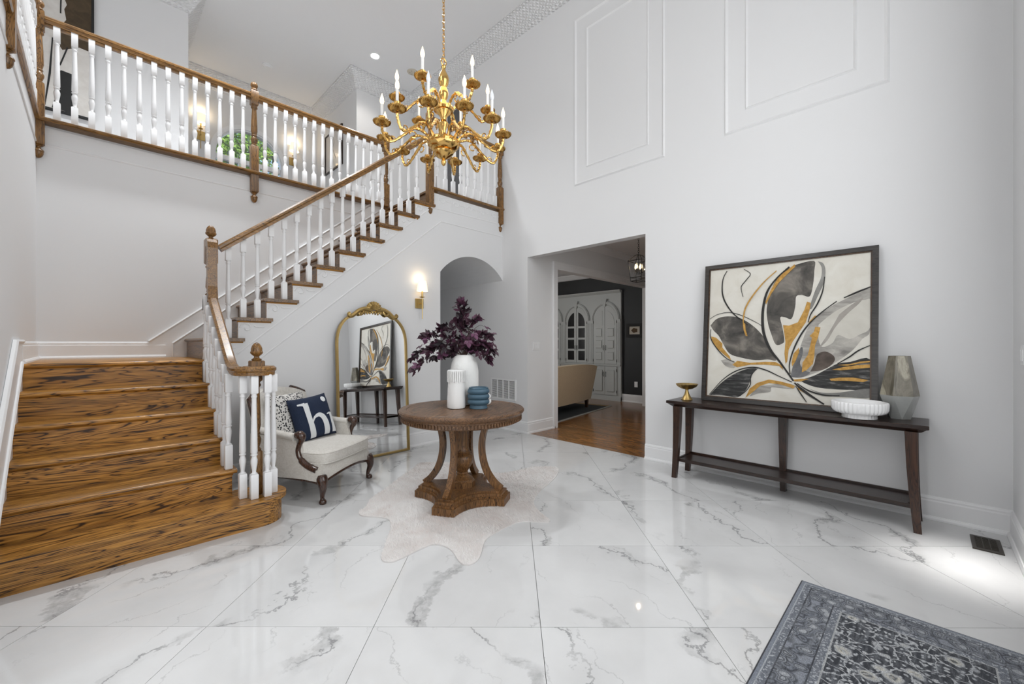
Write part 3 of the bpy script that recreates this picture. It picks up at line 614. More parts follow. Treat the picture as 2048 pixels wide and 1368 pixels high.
for i in range(1,12):
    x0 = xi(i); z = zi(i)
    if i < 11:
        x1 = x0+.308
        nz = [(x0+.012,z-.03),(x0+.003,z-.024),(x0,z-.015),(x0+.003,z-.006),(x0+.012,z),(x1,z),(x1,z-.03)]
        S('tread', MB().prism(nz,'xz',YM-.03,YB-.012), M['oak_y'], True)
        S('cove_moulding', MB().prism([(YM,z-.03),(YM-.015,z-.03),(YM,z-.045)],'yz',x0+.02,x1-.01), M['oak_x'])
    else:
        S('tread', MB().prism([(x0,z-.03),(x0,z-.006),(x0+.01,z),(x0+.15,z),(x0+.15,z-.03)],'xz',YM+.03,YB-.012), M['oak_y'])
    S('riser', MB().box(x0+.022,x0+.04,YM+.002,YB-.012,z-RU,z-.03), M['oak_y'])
# scroll brackets under the tread ends
def scroll(x, z, s=1.0):
    sp_ = [(x+.155*s-(.052-.0042*t)*math.cos(t*.62)*s, YM-.002, z-.085*s+(.052-.0042*t)*math.sin(t*.62)*s) for t in range(0,12)]
    tail = [(x+.103*s,YM-.002,z-.085*s),(x+.11*s,YM-.002,z-.125*s)]
    wing = [(x+.215*s,YM-.002,z-.062*s),(x+.235*s,YM-.002,z-.075*s),(x+.262*s,YM-.002,z-.074*s),(x+.30*s,YM-.002,z-.074*s)]
    return MB().tube(sp_, .0075*s, 6).tube(wing, .006*s, 6)
for i in range(1,11): S('scroll_bracket', scroll(xi(i)-.06, zi(i)-.01), M['trim'])
for k in range(5): S('scroll_bracket', scroll(3.0+.225*k, ZF-.03, .95), M['trim']); S('bracket_bead', MB().box(2.985+.225*(k+1)+.08,2.99+.225*(k+1)+.08,YM-.005,YM,2.985,ZF-.05), M['trim'])
# landing newel, bottom newel
NX, NY = .70, 4.375
a = newel(st, NX-.2, NY-3.2, ZL-.0, [('sq',ZL,1.62),('turn',1.62,1.93),('sq',1.93,2.15)], 2.15); finial(a, 0, 0, 1.03)
S('newel_foot', MB().cbox(NX-.052,NX+.052,NY-.052,NY+.052,zi(1)-.03,zi(1)+.005,.006), M['oak_z'])
VX, VY = .80, 3.345
a = newel(st, VX-.2, VY-3.2, RL, [('sq',RL,.50),('turn',.50,.98),('sq',.98,1.035)], 1.035, .030)
S('newel_cap', MB().cbox(VX-.042,VX+.042,VY-.042,VY+.042,1.085,1.128,.006), M['oak_z']); f_ = finial(a, 0, 0, 1.128-RL, True, .98)
for (bx,by) in ((.712,3.33),(.765,3.262),(.845,3.258),(.897,3.315),(.885,3.405)):
    baluster(st, bx-.2, by-3.2, RL, 1.035)
# lower rail: volute, rake and gooseneck
zr = lambda y: 1.735-(4.34-y)*SL     # top of the raking rail
vol = []
for t in range(0,23):
    a_ = PI-.0+t*PI/12*1.0; rr = .112-.0022*t
    vol.append((VX+rr*math.cos(a_), VY+rr*math.sin(a_), 1.09))
path = [(.688,4.345,2.13),(.688,4.30,2.105),(.688,4.285,2.06),(.688,4.282,1.83),(.688,4.262,1.72),(.688,4.20,zr(4.20)),(.688,3.62,zr(3.62)),(.688,3.545,1.115),(.688,3.47,1.092)]+vol
# raking part
def rail_sweep(pts):
    return MB().sweep(RAIL, pts, fixed_up=False)
S('handrail', rail_sweep([(.688,4.235,zr(4.235)),(.688,3.60,zr(3.60)),(.688,3.53,1.118),(.688,3.46,1.094),(.688,3.40,1.09)]+vol[0:]), M['oak_rail_y'], True)
S('volute_cap', MB().lathe([(.07,-.058),(.075,-.04),(.078,-.014),(.066,0)], 20, (VX,VY,1.09)), M['oak_rail_y'], True)
g = MB()
gp = [(4.245,zr(4.235)-.06),(4.20,zr(4.20)-.0),(4.225,zr(4.20)+.10),(4.228,1.90),(4.228,2.05),(4.24,2.10),(4.27,2.128),(4.34,2.132),(4.34,2.072),(4.30,2.068),(4.29,2.05),(4.288,1.80),(4.28,1.70)]
S('gooseneck', MB().prism(gp,'yz',.654,.722), M['oak_rail_y'])
for i in range(1,6):
    for q in (0,1):
        y = nose(i)+.045+.12*q
        if i == 1: continue
        baluster(st, .655-.2, y-3.2, RL*i, max(zr(y)-.055, 1.035))
baluster(st, .655-.2, 4.43-.0-3.2-.12, RL*5, zr(4.28)-.06)
# upper rail
zu = lambda x: 2.125+(x-.772)*.803
S('handrail', rail_sweep([(.745,YM-.01,zu(.745)),(2.93,YM-.01,zu(2.93))]), M['oak_rail'], True)
for i in range(1,11):
    for q in (0,1):
        x = xi(i)+.075+.115*q
        if x < .78 or x > 2.88: continue
        baluster(st, x-.2, YM+.03-3.2, zi(i), zu(x)-.058)
# railings of the upper storey
ZS, ZR = 3.216, 4.117
def dropnewel(parent, x, y):
    a = newel(parent, x, y, 2.98, [('sq',2.98,3.52),('turn',3.52,3.98),('sq',3.98,4.15)], 4.15, .038)
    finial(a, 0, 0, 0.0, False, .88); obj('finial', MB().lathe([(.02,0),(.036,.006),(.03,.02),(.022,.03),(.036,.05),(.038,.065),(.03,.085),(.012,.1)], 14), M['oak_z'], a, True, (0,0,1.17))
    return a
def run(parent, p0, p1, n, mat, skip=(), fascia=True, z0=ZS):
    d = Vector(p1)-Vector(p0); ry = abs(d.y) > abs(d.x)
    obj('handrail', MB().sweep(RAIL, [(p0[0],p0[1],ZR),(p1[0],p1[1],ZR)]), mat, parent, True)
    obj('fillet', MB().sweep([(-.016,-.082),(.016,-.082),(.016,-.06),(-.016,-.06)], [(p0[0],p0[1],ZR),(p1[0],p1[1],ZR)]), mat, parent)
    obj('shoe_rail', MB().sweep([(-.055,0),(.06,0),(.072,-.008),(.072,-.022),(.06,-.034),(-.055,-.034)] if not ry else [(-.028,0),(.055,0),(.055,-.034),(-.028,-.034),(-.034,-.022),(-.034,-.008)], [(p0[0],p0[1],z0),(p1[0],p1[1],z0)]), mat, parent)
    for k in range(1,n+1):
        t = k/(n+1); q = Vector(p0)+d*t; baluster(parent, q.x, q.y, z0, ZR-.06)
NL, NM, NR = -.36, 1.285, 2.93
r1 = thing('balcony_railing', 'oak-railed balustrade of the rear balcony above the stair landing', 'railing')
YR = 5.475
run(r1, (NL,YR,0), (NM,YR,0), 14, M['oak_rail']); run(r1, (NM,YR,0), (NR,YR,0), 14, M['oak_rail'])
for x in (NL,NM,NR): dropnewel(r1, x, YR)
r2 = thing('balcony_railing', 'balustrade along the left balcony, seen end-on at the left edge', 'railing')
NW = -.378
run(r2, (NW,5.40,0), (NW,3.87,0), 13, M['oak_rail_y']); run(r2, (NW,3.79,0), (NW,2.2,0), 13, M['oak_rail_y']); dropnewel(r2, NW, 3.83)
r3 = thing('balcony_railing', 'short front balustrade of the upper landing beside the tall wall', 'railing')
run(r3, (2.965,YM+.03,0), (XR,YM+.03,0), 9, M['oak_rail']); dropnewel(r3, 2.965, YM+.01); dropnewel(r3, XR-.045, YM+.01)
# ------------------------------------------------------------------ pedestal table
TX, TY, TZ, TR = 2.078, 2.641, .735, .496
t = thing('pedestal_table', 'round walnut pedestal table with four curved legs on the pale hide rug', 'table', (TX,TY,0), math.radians(30))
obj('table_top', MB().lathe([(.40,TZ-.05),(.472,TZ-.046),(.482,TZ-.034),(TR-.006,TZ-.028),(TR,TZ-.018),(TR,TZ-.010),(TR-.008,TZ),(.437,TZ),(.432,TZ-.003),(.427,TZ),(.2,TZ),(.001,TZ)], 72), M['table'], t, True, angle=25)
obj('apron', MB().lathe([(.36,TZ-.096),(.452,TZ-.096),(.458,TZ-.090),(.468,TZ-.086),(.468,TZ-.04),(.36,TZ-.04)], 72), M['table'], t, True, angle=30)
dn = MB()
for k in range(120):
    a = 2*PI*k/120; c, s = math.cos(a), math.sin(a)
    vs = []
    for z in (TZ-.084,TZ-.058):
        for r in (.455,.4775):
            for w in (-.0062,.0062): vs.append((r*c-w*s, r*s+w*c, z))
    dn.add(vs, [(0,1,3,2),(4,6,7,5),(0,4,5,1),(2,3,7,6),(0,2,6,4),(1,5,7,3)])
o = obj('dentil_moulding', dn, M['table'], t); o['kind'] = 'stuff'
# concave-sided base in three steps
def concave(rc, w, dip):
    pts = []
    for k in range(4):
        a = k*PI/2
        c0 = Vector((rc,-w)); c1 = Vector((rc,w)); R = Matrix.Rotation(a,2)
        p0, p1 = R@c0, R@c1; nx = Matrix.Rotation(a+PI/2,2)@c0
        pts += [tuple(p0), tuple(p1)]
        for j in range(1,10):
            u = j/10; q = p1.lerp(nx,u); m = (p1+nx)/2; ln = m.length; inw = -m.normalized()*dip*4*u*(1-u); pts.append(tuple(q+inw))
    return pts
bm_ = MB()
for (rc,w,dp,z0,z1) in ((.375,.085,.085,.01,.065),(.36,.078,.085,.065,.078),(.35,.072,.085,.078,.10),(.325,.062,.08,.10,.115)):
    bm_.prism(concave(rc,w,dp),'xy',z0,z1)
obj('base', bm_, M['table_z'], t)
obj('column', MB().lathe([(.085,.165),(.085,.175),(.060,.19),(.045,.205),(.05,.215),(.042,.225),(.058,.25),(.082,.29),(.088,.325),(.082,.355),(.066,.368),(.072,.378),(.060,.39),(.052,.42),(.050,.52),(.056,.60),(.066,.62),(.058,.63),(.085,.645),(.085,.655)], 24), M['table_z'], t, True)
hx = [(.105*math.cos(k*PI/4+PI/8),.105*math.sin(k*PI/4+PI/8)) for k in range(8)]
obj('plinth', MB().prism(hx,'xy',.115,.155).lathe([(.100,.155),(.09,.162),(.085,.168)],24), M['table_z'], t)
for k in range(4):
    L = MB(); cen = bez([(.225,.655),(.19,.57),(.168,.47),(.172,.36),(.205,.25),(.262,.165),(.325,.112)], 5)
    cen = [(p[0],p[1]) for p in [(c.x,c.y) for c in [Vector((a,b,0)) for a,b in [(v[0],v[1]) for v in cen]]]] if False else [(v[0],v[1]) for v in cen]
    out = []; inn = []
    for j,(r,z) in enumerate(cen):
        a = Vector(cen[max(j-1,0)]); b = Vector(cen[min(j+1,len(cen)-1)]); dd = (b-a).normalized(); nn = Vector((-dd.y,dd.x))
        th = .021+.004*j/len(cen); out.append(tuple(Vector((r,z))+nn*th)); inn.append(tuple(Vector((r,z))-nn*th))
    for j in range(len(cen)-1):
        q = [out[j],out[j+1],inn[j+1],inn[j]]
        L.prism(q,'xz',-.021,.021)
    o = obj('leg', L, M['table_z'], t, rz=k*PI/2)
def poly_strip_fix(): pass
# ------------------------------------------------------------------ on the table
def ribf(n, amp): return lambda t,k: 1+amp*max(0,math.cos(n*t))
v = thing('vase', 'white bottle vase with a fringed ribbed collar on the round table', 'vase', (2.03,2.655,TZ))
obj('body', MB().lathe([(.06,0),(.070,.004),(.073,.02),(.0725,.06),(.066,.19),(.064,.22),(.062,.29),(.058,.29),(.055,.25),(.055,.24)], 32), M['cer_white'], v, True)
for k in range(30):
    a = 2*PI*k/30; r = .069; h0 = .205+.012*random.random()
    obj('fringe', MB().box(-.006,.004,-.0042,.0042,h0,.298), M['cer_white'], v, rz=a).location = (r*math.cos(a),r*math.sin(a),0)
obj('rim', MB().lathe([(.057,.285),(.068,.285),(.071,.297),(.066,.303),(.058,.303)], 32), M['cer_white'], v, True)
v = thing('vase', 'squat blue vase of stacked rings at the front of the round table', 'vase', (2.155,2.53,TZ))
obj('foot', MB().lathe([(.070,0),(.072,.003),(.066,.03),(.06,.03)], 32), M['blue'], v, True)
for z in (.052,.094,.136):
    obj('ring', MB().lathe([(.062,z-.022),(.078,z-.019),(.086,z-.008),(.0875,z),(.086,z+.008),(.078,z+.019),(.062,z+.022)], 40), M['blue'], v, True)
obj('neck', MB().lathe([(.060,.15),(.074,.152),(.078,.160),(.072,.166),(.063,.164),(.055,.12),(.02,.118)], 40), M['blue'], v, True)
v = tag(obj('vase', MB().lathe([(.085,0),(.105,.01),(.116,.10),(.1195,.20),(.118,.28),(.108,.35),(.088,.40),(.062,.418),(.05,.412),(.05,.37)], 40), M['cer_matte'], None, True, (2.20,2.765,TZ)), 'tall chalky white vase holding purple branches', 'vase')
kn = [( .045*math.cos(a)*(1+.25*math.cos(3*a)), .02*math.sin(2*a)*1.0, .052+.035*math.sin(a)) for a in [2*PI*k/40 for k in range(40)]]
tag(obj('knot_ornament', MB().tube(kn, .017, 10, True), M['cer_white'], None, True, (2.30,2.595,TZ), .8), 'small white chain-link ornament behind the blue vase', 'ornament')
# ------------------------------------------------------------------ purple branches
br = thing('leafy_branches', 'spray of dark purple leafy branches in the tall white vase', 'branches', (2.20,2.765,TZ+.38))
def leaf_mesh(nm):
    L, W = .058, .023
    mb = MB()
    for ang, s, off in ((0,1.0,.018),(.95,.78,.006),(-.95,.78,.006)):     # three toothed leaflets
        c, q = math.cos(ang), math.sin(ang)
        p = [(0,0,0),(.22,.55,.004),(.36,.62,.003),(.42,.95,.006),(.58,.66,.002),(.66,.75,.003),(.82,.36,-.001),(1,0,-.008)]
        pts = [(x*L*s,y*W*s,z) for x,y,z in p]+[(x*L*s,-y*W*s,z) for x,y,z in p[-2:0:-1]]+[(.5*L*s,0,-.005)]
        n = len(pts)-1
        mb.add([(off+c*x-q*y if ang == 0 else off+c*x-q*y, q*x+c*y, z) for x,y,z in pts], [(k,(k+1)%n,n) for k in range(n)])
    return mb.mesh(nm, None)
def leafmat():
    m, nt, b = new_mat('plum_leaves'); oi = nt.nodes.new('ShaderNodeObjectInfo')
    r = ramp(nt, [(0,(.012,.006,.010)),(.45,(.035,.010,.020)),(.75,(.075,.022,.045)),(1,(.17,.065,.13))]); nt.links.new(oi.outputs['Random'], r.inputs[0])
    nt.links.new(r.outputs[0], b.inputs['Base Color']); b.inputs['Roughness'].default_value = .55; return m
LM = leaf_mesh('leaf'); LM.materials.append(leafmat())
rr = random.Random(12)
Rt = Vector((.7055,-.7087,0)); Fw = Vector((.7087,.7055,0)); Up = Vector((0,0,1))
# branch tips: right offset, depth offset, height above the rim
tips = [(-.02,0,.46,1),(-.06,.05,.34,1),(-.20,0,.26,1),(-.33,-.02,.20,.6),(-.44,.03,.02,.2),(-.42,-.05,-.07,.0),(-.30,.06,.10,.4),(.10,.0,.34,1),(.20,.04,.20,.8),(.24,-.04,.08,.5),(.20,.0,.0,.3),(.04,-.10,.16,.8),(-.14,-.1,.10,.5),(.02,.12,.24,1),(-.24,-.06,.03,.3),(.12,-.08,.06,.5),(.16,.06,.28,1),(.22,.02,.14,.7),(.08,-.06,.22,.9),(-.10,.04,.18,.8),(-.36,.04,.12,.4)]
nleaf = 0
for (dx,dy,dz,up) in tips:
    tip = Rt*dx+Fw*dy+Up*dz; m1 = Rt*dx*.35+Fw*dy*.35+Up*(dz*.35+.07+.05*up)
    pts = bez([(0,0,-.02),(Rt*dx*.08+Up*.04),m1,(m1*.4+tip*.6)+Up*.03,tip], 6)
    obj('stem', MB().tube(pts, [.0032*(1-.7*k/len(pts)) for k in range(len(pts))], 5), M['stem'], br)
    n = len(pts)
    for k in range(8, n):
        for sgn in (-1,1):
            if rr.random() < .30 or nleaf > 275: continue
            d = (pts[min(k+1,n-1)]-pts[k-1]).normalized()
            sd = d.cross(Vector((rr.uniform(-.6,.6),rr.uniform(-.6,.6),1))).normalized()
            ld = (d*rr.uniform(.25,.9)+sd*sgn*rr.uniform(.5,1.0)+Vector((rr.uniform(-.3,.3),rr.uniform(-.3,.3),rr.uniform(-.5,.2)))).normalized()
            nm = ld.cross(Vector((rr.uniform(-1,1),rr.uniform(-1,1),rr.uniform(-1,1)))).normalized()
            o = link('leaf', LM, br); s_ = rr.uniform(.85,1.3)
            yv = nm.cross(ld)
            o.matrix_local = Matrix.Translation(pts[k]) @ Matrix((ld,yv,nm)).transposed().to_4x4() @ Matrix.Scale(s_,4)
            nleaf += 1
    o = link('leaf', LM, br); ld = (pts[-1]-pts[-3]).normalized(); yv = Vector((0,0,1)).cross(ld).normalized(); yv = (yv+Rt*.8).normalized(); nm = ld.cross(yv).normalized(); yv = nm.cross(ld)
    o.matrix_local = Matrix.Translation(pts[-1]) @ Matrix((ld,yv,nm)).transposed().to_4x4(); nleaf += 1
# ------------------------------------------------------------------ hide rug
HO = [(1.546,3.145),(1.45,3.02),(1.372,2.965),(1.36,2.88),(1.46,2.72),(1.415,2.573),(1.27,2.38),(1.165,2.23),(1.19,2.16),(1.276,2.157),(1.40,2.17),(1.487,2.16),(1.515,2.044),(1.462,1.87),(1.50,1.82),(1.586,1.849),(1.73,1.97),(1.86,2.01),(2.09,2.013),(2.20,1.89),(2.26,1.88),(2.30,1.98),(2.40,2.16),(2.62,2.30),(2.90,2.40),(3.10,2.49),(3.25,2.60),(3.25,2.70),(3.08,2.82),(2.90,2.84),(2.74,2.90),(2.70,3.05),(2.69,3.30),(2.62,3.50),(2.46,3.70),(2.36,3.72),(2.24,3.62),(2.05,3.50),(1.86,3.36),(1.70,3.25)]
HO = [(v[0],v[1]) for v in bez([(a,b,0) for a,b in HO]+[(HO[0][0],HO[0][1],0)], 4)][:-1]
def inside(p, poly):
    c = False; j = len(poly)-1
    for i in range(len(poly)):
        if (poly[i][1] > p[1]) != (poly[j][1] > p[1]) and p[0] < (poly[j][0]-poly[i][0])*(p[1]-poly[i][1])/(poly[j][1]-poly[i][1])+poly[i][0]: c = not c
        j = i
    return c
hc = (2.1,2.6)
hr = thing('hide_rug', 'pale blush hide-shaped faux fur rug under the round table', 'rug', (hc[0],hc[1],0))
obj('hide', MB().prism([(a-hc[0],b-hc[1]) for a,b in HO],'xy',.0005,.008), M['hide'], hr)
fv = []; ff = []; rf = random.Random(5); xs = [a for a,b in HO]; ys = [b for a,b in HO]; cnt = 0
while cnt < 42000:
    p = (rf.uniform(min(xs),max(xs)), rf.uniform(min(ys),max(ys)))
    if not inside(p, HO): continue
    a = rf.uniform(0,2*PI); fl = 2.2+.9*math.sin(3*p[0])+rf.uniform(-.8,.8); L = rf.uniform(.012,.024); w = .0016
    n = len(fv); bx, by = p[0]-hc[0], p[1]-hc[1]
    fv += [(bx-w*math.cos(a),by-w*math.sin(a),.006),(bx+w*math.cos(a),by+w*math.sin(a),.006),(bx+L*.75*math.cos(fl),by+L*.75*math.sin(fl),.007+L*.55)]
    ff.append((n,n+1,n+2)); cnt += 1
fm = bpy.data.meshes.new('fur'); fm.from_pydata(fv,[],ff); fm.materials.append(M['fur']); o = link('fur', fm, hr); o['kind'] = 'stuff'
# ------------------------------------------------------------------ patterned rug
def rugmat():
    m, nt, b = new_mat('distressed_rug'); v = coords(nt, (1,1,1))
    sx = nt.nodes.new('ShaderNodeSeparateXYZ'); nt.links.new(v, sx.inputs[0])
    # local rug coordinates: edge distance from the corner edges (x to 0, y to 0 at the corner)
    ax = math_(nt,'MULTIPLY', sx.outputs[0], -1.0); ay = math_(nt,'MULTIPLY', sx.outputs[1], -1.0)
    ay2 = math_(nt,'SUBTRACT', .84, ay)
    e = math_(nt,'MINIMUM', ax, math_(nt,'MINIMUM', ay, ay2))
    wn_ = noise(nt, v, 9, 3)
    def vor(scale, stops, feat='F1'):
        t = nt.nodes.new('ShaderNodeTexVoronoi'); t.feature = feat; t.inputs['Scale'].default_value = scale
        ad = nt.nodes.new('ShaderNodeVectorMath'); ad.operation = 'ADD'; nv = nt.nodes.new('ShaderNodeTexNoise'); nv.inputs['Scale'].default_value = 14; nt.links.new(v, nv.inputs['Vector'])
        sc = nt.nodes.new('ShaderNodeVectorMath'); sc.operation = 'SCALE'; sc.inputs['Scale'].default_value = .05; nt.links.new(nv.outputs['Color'], sc.inputs[0])
        nt.links.new(v, ad.inputs[0]); nt.links.new(sc.outputs[0], ad.inputs[1]); nt.links.new(ad.outputs[0], t.inputs['Vector'])
        r = ramp(nt, stops); nt.links.new(t.outputs['Distance'], r.inputs[0]); return r.outputs[0]
    navy, blue, pale, cream = (.012,.016,.026), (.13,.145,.175), (.40,.415,.43), (.56,.54,.47)
    flowers = vor(11.5, [(0,cream),(.12,navy),(.17,cream),(.30,pale),(.36,navy),(.6,navy)])
    small = vor(52, [(0,(.62,.62,.60)),(.30,(.40,.42,.44)),(.40,navy),(.7,navy)])
    vine = vor(14, [(0,(1,1,1)),(.022,(1,1,1)),(.032,(0,0,0))], 'DISTANCE_TO_EDGE')
    field = mix(nt,'LIGHTEN', 1.0, flowers, small); field = mix(nt,'MIX', math_(nt,'MULTIPLY', vine, .8), field, (.55,.57,.58))
    wear = noise(nt, coords(nt,(3,16,1)), 3.2, 6, .7); rw = ramp(nt,[(.45,(0,0,0)),(.66,(1,1,1))]); nt.links.new(wear, rw.inputs[0])
    bord = vor(19, [(0,(.46,.47,.48)),(.26,(.34,.36,.39)),(.32,navy),(.40,(.30,.32,.35)),(.46,navy),(.52,(.20,.22,.26)),(.62,navy),(.8,(.24,.26,.30))])
    tiny = vor(85, [(0,(.5,.52,.54)),(.35,(.38,.40,.43)),(.45,blue)])
    def band(a, b):
        return math_(nt,'MULTIPLY', math_(nt,'GREATER_THAN', e, a), math_(nt,'LESS_THAN', e, b))
    c = mix(nt,'MIX', band(-1,.185), field, bord)
    c = mix(nt,'MIX', band(.155,.185), c, tiny); c = mix(nt,'MIX', band(.025,.05), c, tiny)
    for a_,b_,cc in ((.183,.189,(.42,.43,.43)),(.151,.156,navy),(.049,.054,navy),(.0,.025,(.20,.225,.27)),(.0195,.0235,(.42,.44,.46))): c = mix(nt,'MIX', band(a_,b_), c, cc)
    c = mix(nt,'MIX', math_(nt,'MULTIPLY', rw.outputs[0], .55), c, (.24,.255,.28))
    gr = ramp(nt,[(.38,(.45,.45,.46)),(.62,(1.25,1.25,1.25))]); nt.links.new(noise(nt, coords(nt,(60,260,1)), 1.6, 3, .7), gr.inputs[0])
    c = mix(nt,'MULTIPLY', .8, c, gr.outputs[0]); c = mix(nt,'MIX', band(-1,.006), c, (.018,.02,.03))
    nt.links.new(c, b.inputs['Base Color']); b.inputs['Roughness'].default_value = .75; b.inputs['Sheen Weight'].default_value = .15
    return m
rg = tag(obj('area_rug', MB().cbox(-1.7,0,-.84,0,.0005,.009,.003), rugmat(), None, False, (2.622,.473,0)), 'navy and grey distressed oriental rug at the bottom right corner', 'rug')
# ------------------------------------------------------------------ floor vent, wall grille, switch
fvn = thing('floor_vent', 'dark bronze floor register beside the right wall baseboard', 'vent', (3.91,-.25,0))
bz = plain('bronze', (.055,.047,.038), .45, .5)
obj('frame', MB().prism([(-.128,-.064),(.128,-.064),(.128,.064),(-.128,.064)],'xy',.0005,.004).box(-.128,.128,-.064,-.046,.004,.007).box(-.128,.128,.046,.064,.004,.007).box(-.128,-.1,-.046,.046,.004,.007).box(.1,.128,-.046,.046,.004,.007), bz, fvn)
for k in range(12):
    x_ = -.092+k*.0167; obj('louver', MB().box(x_-.003,x_+.003,-.046,.046,.004,.006), bz, fvn)
for yy in (-.015,.015): obj('louver', MB().box(-.1,.1,yy-.002,yy+.002,.0055,.0068), bz, fvn)
wg = thing('wall_grille', 'white louvred return-air grille low on the wall behind the round table', 'vent', (XR,4.393,.43))
obj('frame', MB().box(-.012,0,-.262,.262,0,.022).box(-.012,0,-.262,.262,.278,.30).box(-.012,0,-.262,-.24,.022,.278).box(-.012,0,.24,.262,.022,.278), M['white'], wg)
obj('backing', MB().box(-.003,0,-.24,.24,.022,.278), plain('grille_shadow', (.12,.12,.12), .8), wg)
for k in range(1,4): obj('divider', MB().box(-.012,-.002,-.24+k*.12-.008,-.24+k*.12+.008,.022,.278), M['white'], wg)
lv = MB().prism([(-.002,0),(-.011,-.007),(-.011,-.005),(-.002,.002)],'xz',-.24,.24).mesh('louver', M['white'])
for k in range(16): link('louver', lv, wg, (0,0,.034+k*.0155))
sw = thing('light_switch', 'white triple rocker switch plate on the doorway jamb', 'switch', (4.395,3.91,1.21))
obj('plate', MB().cbox(-.07,.07,-.006,0,-.058,.058,.003), M['white'], sw)
for k in (-1,0,1): obj('rocker', MB().cbox(k*.045-.014,k*.045+.014,-.010,-.005,-.034,.034,.002), M['trim'], sw)
# ------------------------------------------------------------------ console table and what stands on it
CZ = .715
cn = thing('console_table', 'long dark mahogany console table with a low shelf against the white wall', 'console table', (4.0,.87,0))
def C(name, mb, mat, smooth=False, parent=None):
    o = obj(name, mb, mat, None, smooth); o.parent = parent or cn
    o.location = (-4.0,-.87,0); return o
cx0, cx1, cy0, cy1 = 3.795, 4.185, .0, 1.745
tp = MB()
rings = []
for z, i in ((CZ-.055,.045),(CZ-.05,.035),(CZ-.03,.012),(CZ-.027,.004),(CZ-.024,0),(CZ-.004,0),(CZ,.004)):
    rings.append([(cx0+i,cy0+i,z),(cx1-i*.2,cy0+i,z),(cx1-i*.2,cy1-i,z),(cx0+i,cy1-i,z)])
tp.add([p for r in rings for p in r], [(0,3,2,1),(24,25,26,27)]+[(k*4+j,k*4+(j+1)%4,k*4+(j+1)%4+4,k*4+j+4) for k in range(6) for j in range(4)])
C('table_top', tp, M['mahogany'])
def cleg(x, y, ox, oy):
    mb = MB(); prs = [(0,.020,1.0),(.1,.0215,.74),(.25,.0245,.42),(.42,.028,.18),(.55,.030,.06),(CZ-.05,.032,0)]
    rg_ = [[(x+ox*s-w,y+oy*s-w,z),(x+ox*s+w,y+oy*s-w,z),(x+ox*s+w,y+oy*s+w,z),(x+ox*s-w,y+oy*s+w,z)] for z,w,s in prs]
    mb.add([p for r in rg_ for p in r], [(0,3,2,1),(20,21,22,23)]+[(k*4+j,k*4+(j+1)%4,k*4+(j+1)%4+4,k*4+j+4) for k in range(5) for j in range(4)])
    C('leg', mb, M['mahogany_z'])
cleg(3.845,1.655,-.022,.022); cleg(4.12,1.655,.005,.022); cleg(3.845,.085,-.008,-.032); cleg(4.12,.085,.005,-.032); cleg(4.125,.873,.0,0)
C('shelf', MB().box(3.85,4.13,.085,1.66,.155,.175).box(3.845,3.86,.085,1.66,.15,.18).box(4.12,4.135,.085,1.66,.15,.19).box(3.86,4.12,.085,.10,.15,.185).box(3.86,4.12,1.645,1.66,.15,.185), M['mahogany'])
# painting
PA, PB = 1.52, .266                       # left and right edge along the wall
pt = thing('framed_painting', 'large abstract flower painting in grey, black and gold leaning on the console table', 'painting', (4.045,PA,CZ))
tilt = math.atan2(.108,1.27); PW_, PH = PA-PB, 1.275
pt.rotation_mode = 'XYZ'
# local: x to the right along the wall (-Y), y into the wall (+X), z up
pt.matrix_world = Matrix.Translation((4.06,PA,CZ+.002)) @ Matrix(((0,1,0,0),(-1,0,0,0),(0,0,1,0),(0,0,0,1))) @ Matrix.Rotation(-tilt,4,'X')
fm1 = wood('frame_dark', 0, (.012,.010,.009),(.030,.026,.024),(.042,.036,.032), .35, .2, 10, .8, .5); fm2 = wood('frame_brown', 2, (.03,.014,.007),(.085,.042,.018),(.12,.062,.028), .4, .2, 14, 1)
W = .036
fr = MB()
def mitre(mb, x0,x1,z0,z1,w,y0,y1):
    o = [(x0,z0),(x1,z0),(x1,z1),(x0,z1)]; i = [(x0+w,z0+w),(x1-w,z0+w),(x1-w,z1-w),(x0+w,z1-w)]
    for k in range(4): mb.prism([o[k],o[(k+1)%4],i[(k+1)%4],i[k]],'xz',y0,y1)
mitre(fr,0,PW_,0,PH,W,-.012,.022); obj('frame', fr, fm1, pt)
f2 = MB(); mitre(f2,W,PW_-W,W,PH-W,.010,-.002,.02); obj('inner_frame', f2, fm2, pt)
CW, CH, CO = PW_-2*W-.02, PH-2*W-.02, W+.010
obj('canvas', MB().box(CO,CO+CW,.006,.018,CO,CO+CH), M['canvas'], pt)
lay = 0
def smoothed(pts, n):
    q = [(CO+u*CW,CO+w*CH) for u,w in pts]
    if n == 1: return q
    lo, hi = CO, CO+CW; P = bez([(a,b,0) for a,b in q]+[(q[0][0],q[0][1],0)], n)[:-1]
    return [(min(max(v[0],CO),CO+CW), min(max(v[1],CO),CO+CH)) for v in P]
for nm, pts in PAINT:
    lay += 1; y = .006-.00018*lay
    obj('brushstroke', MB().prism(smoothed(pts, 1 if nm == 'gold' else 4),'xz',y,.007), M['leaf_gold' if nm == 'gold' else nm], pt)
def strip(pts, w):
    P = bez([(a,b,0) for a,b in pts], 6); n = len(P); L = []; R_ = []
    for k in range(n):
        d = (P[min(k+1,n-1)]-P[max(k-1,0)]).normalized(); nn = Vector((-d.y,d.x,0)); ww = w*(.35+.65*math.sin(PI*min(max(k/(n-1),.12),.88)))
        L.append(P[k]+nn*ww); R_.append(P[k]-nn*ww)
    return L, R_, n
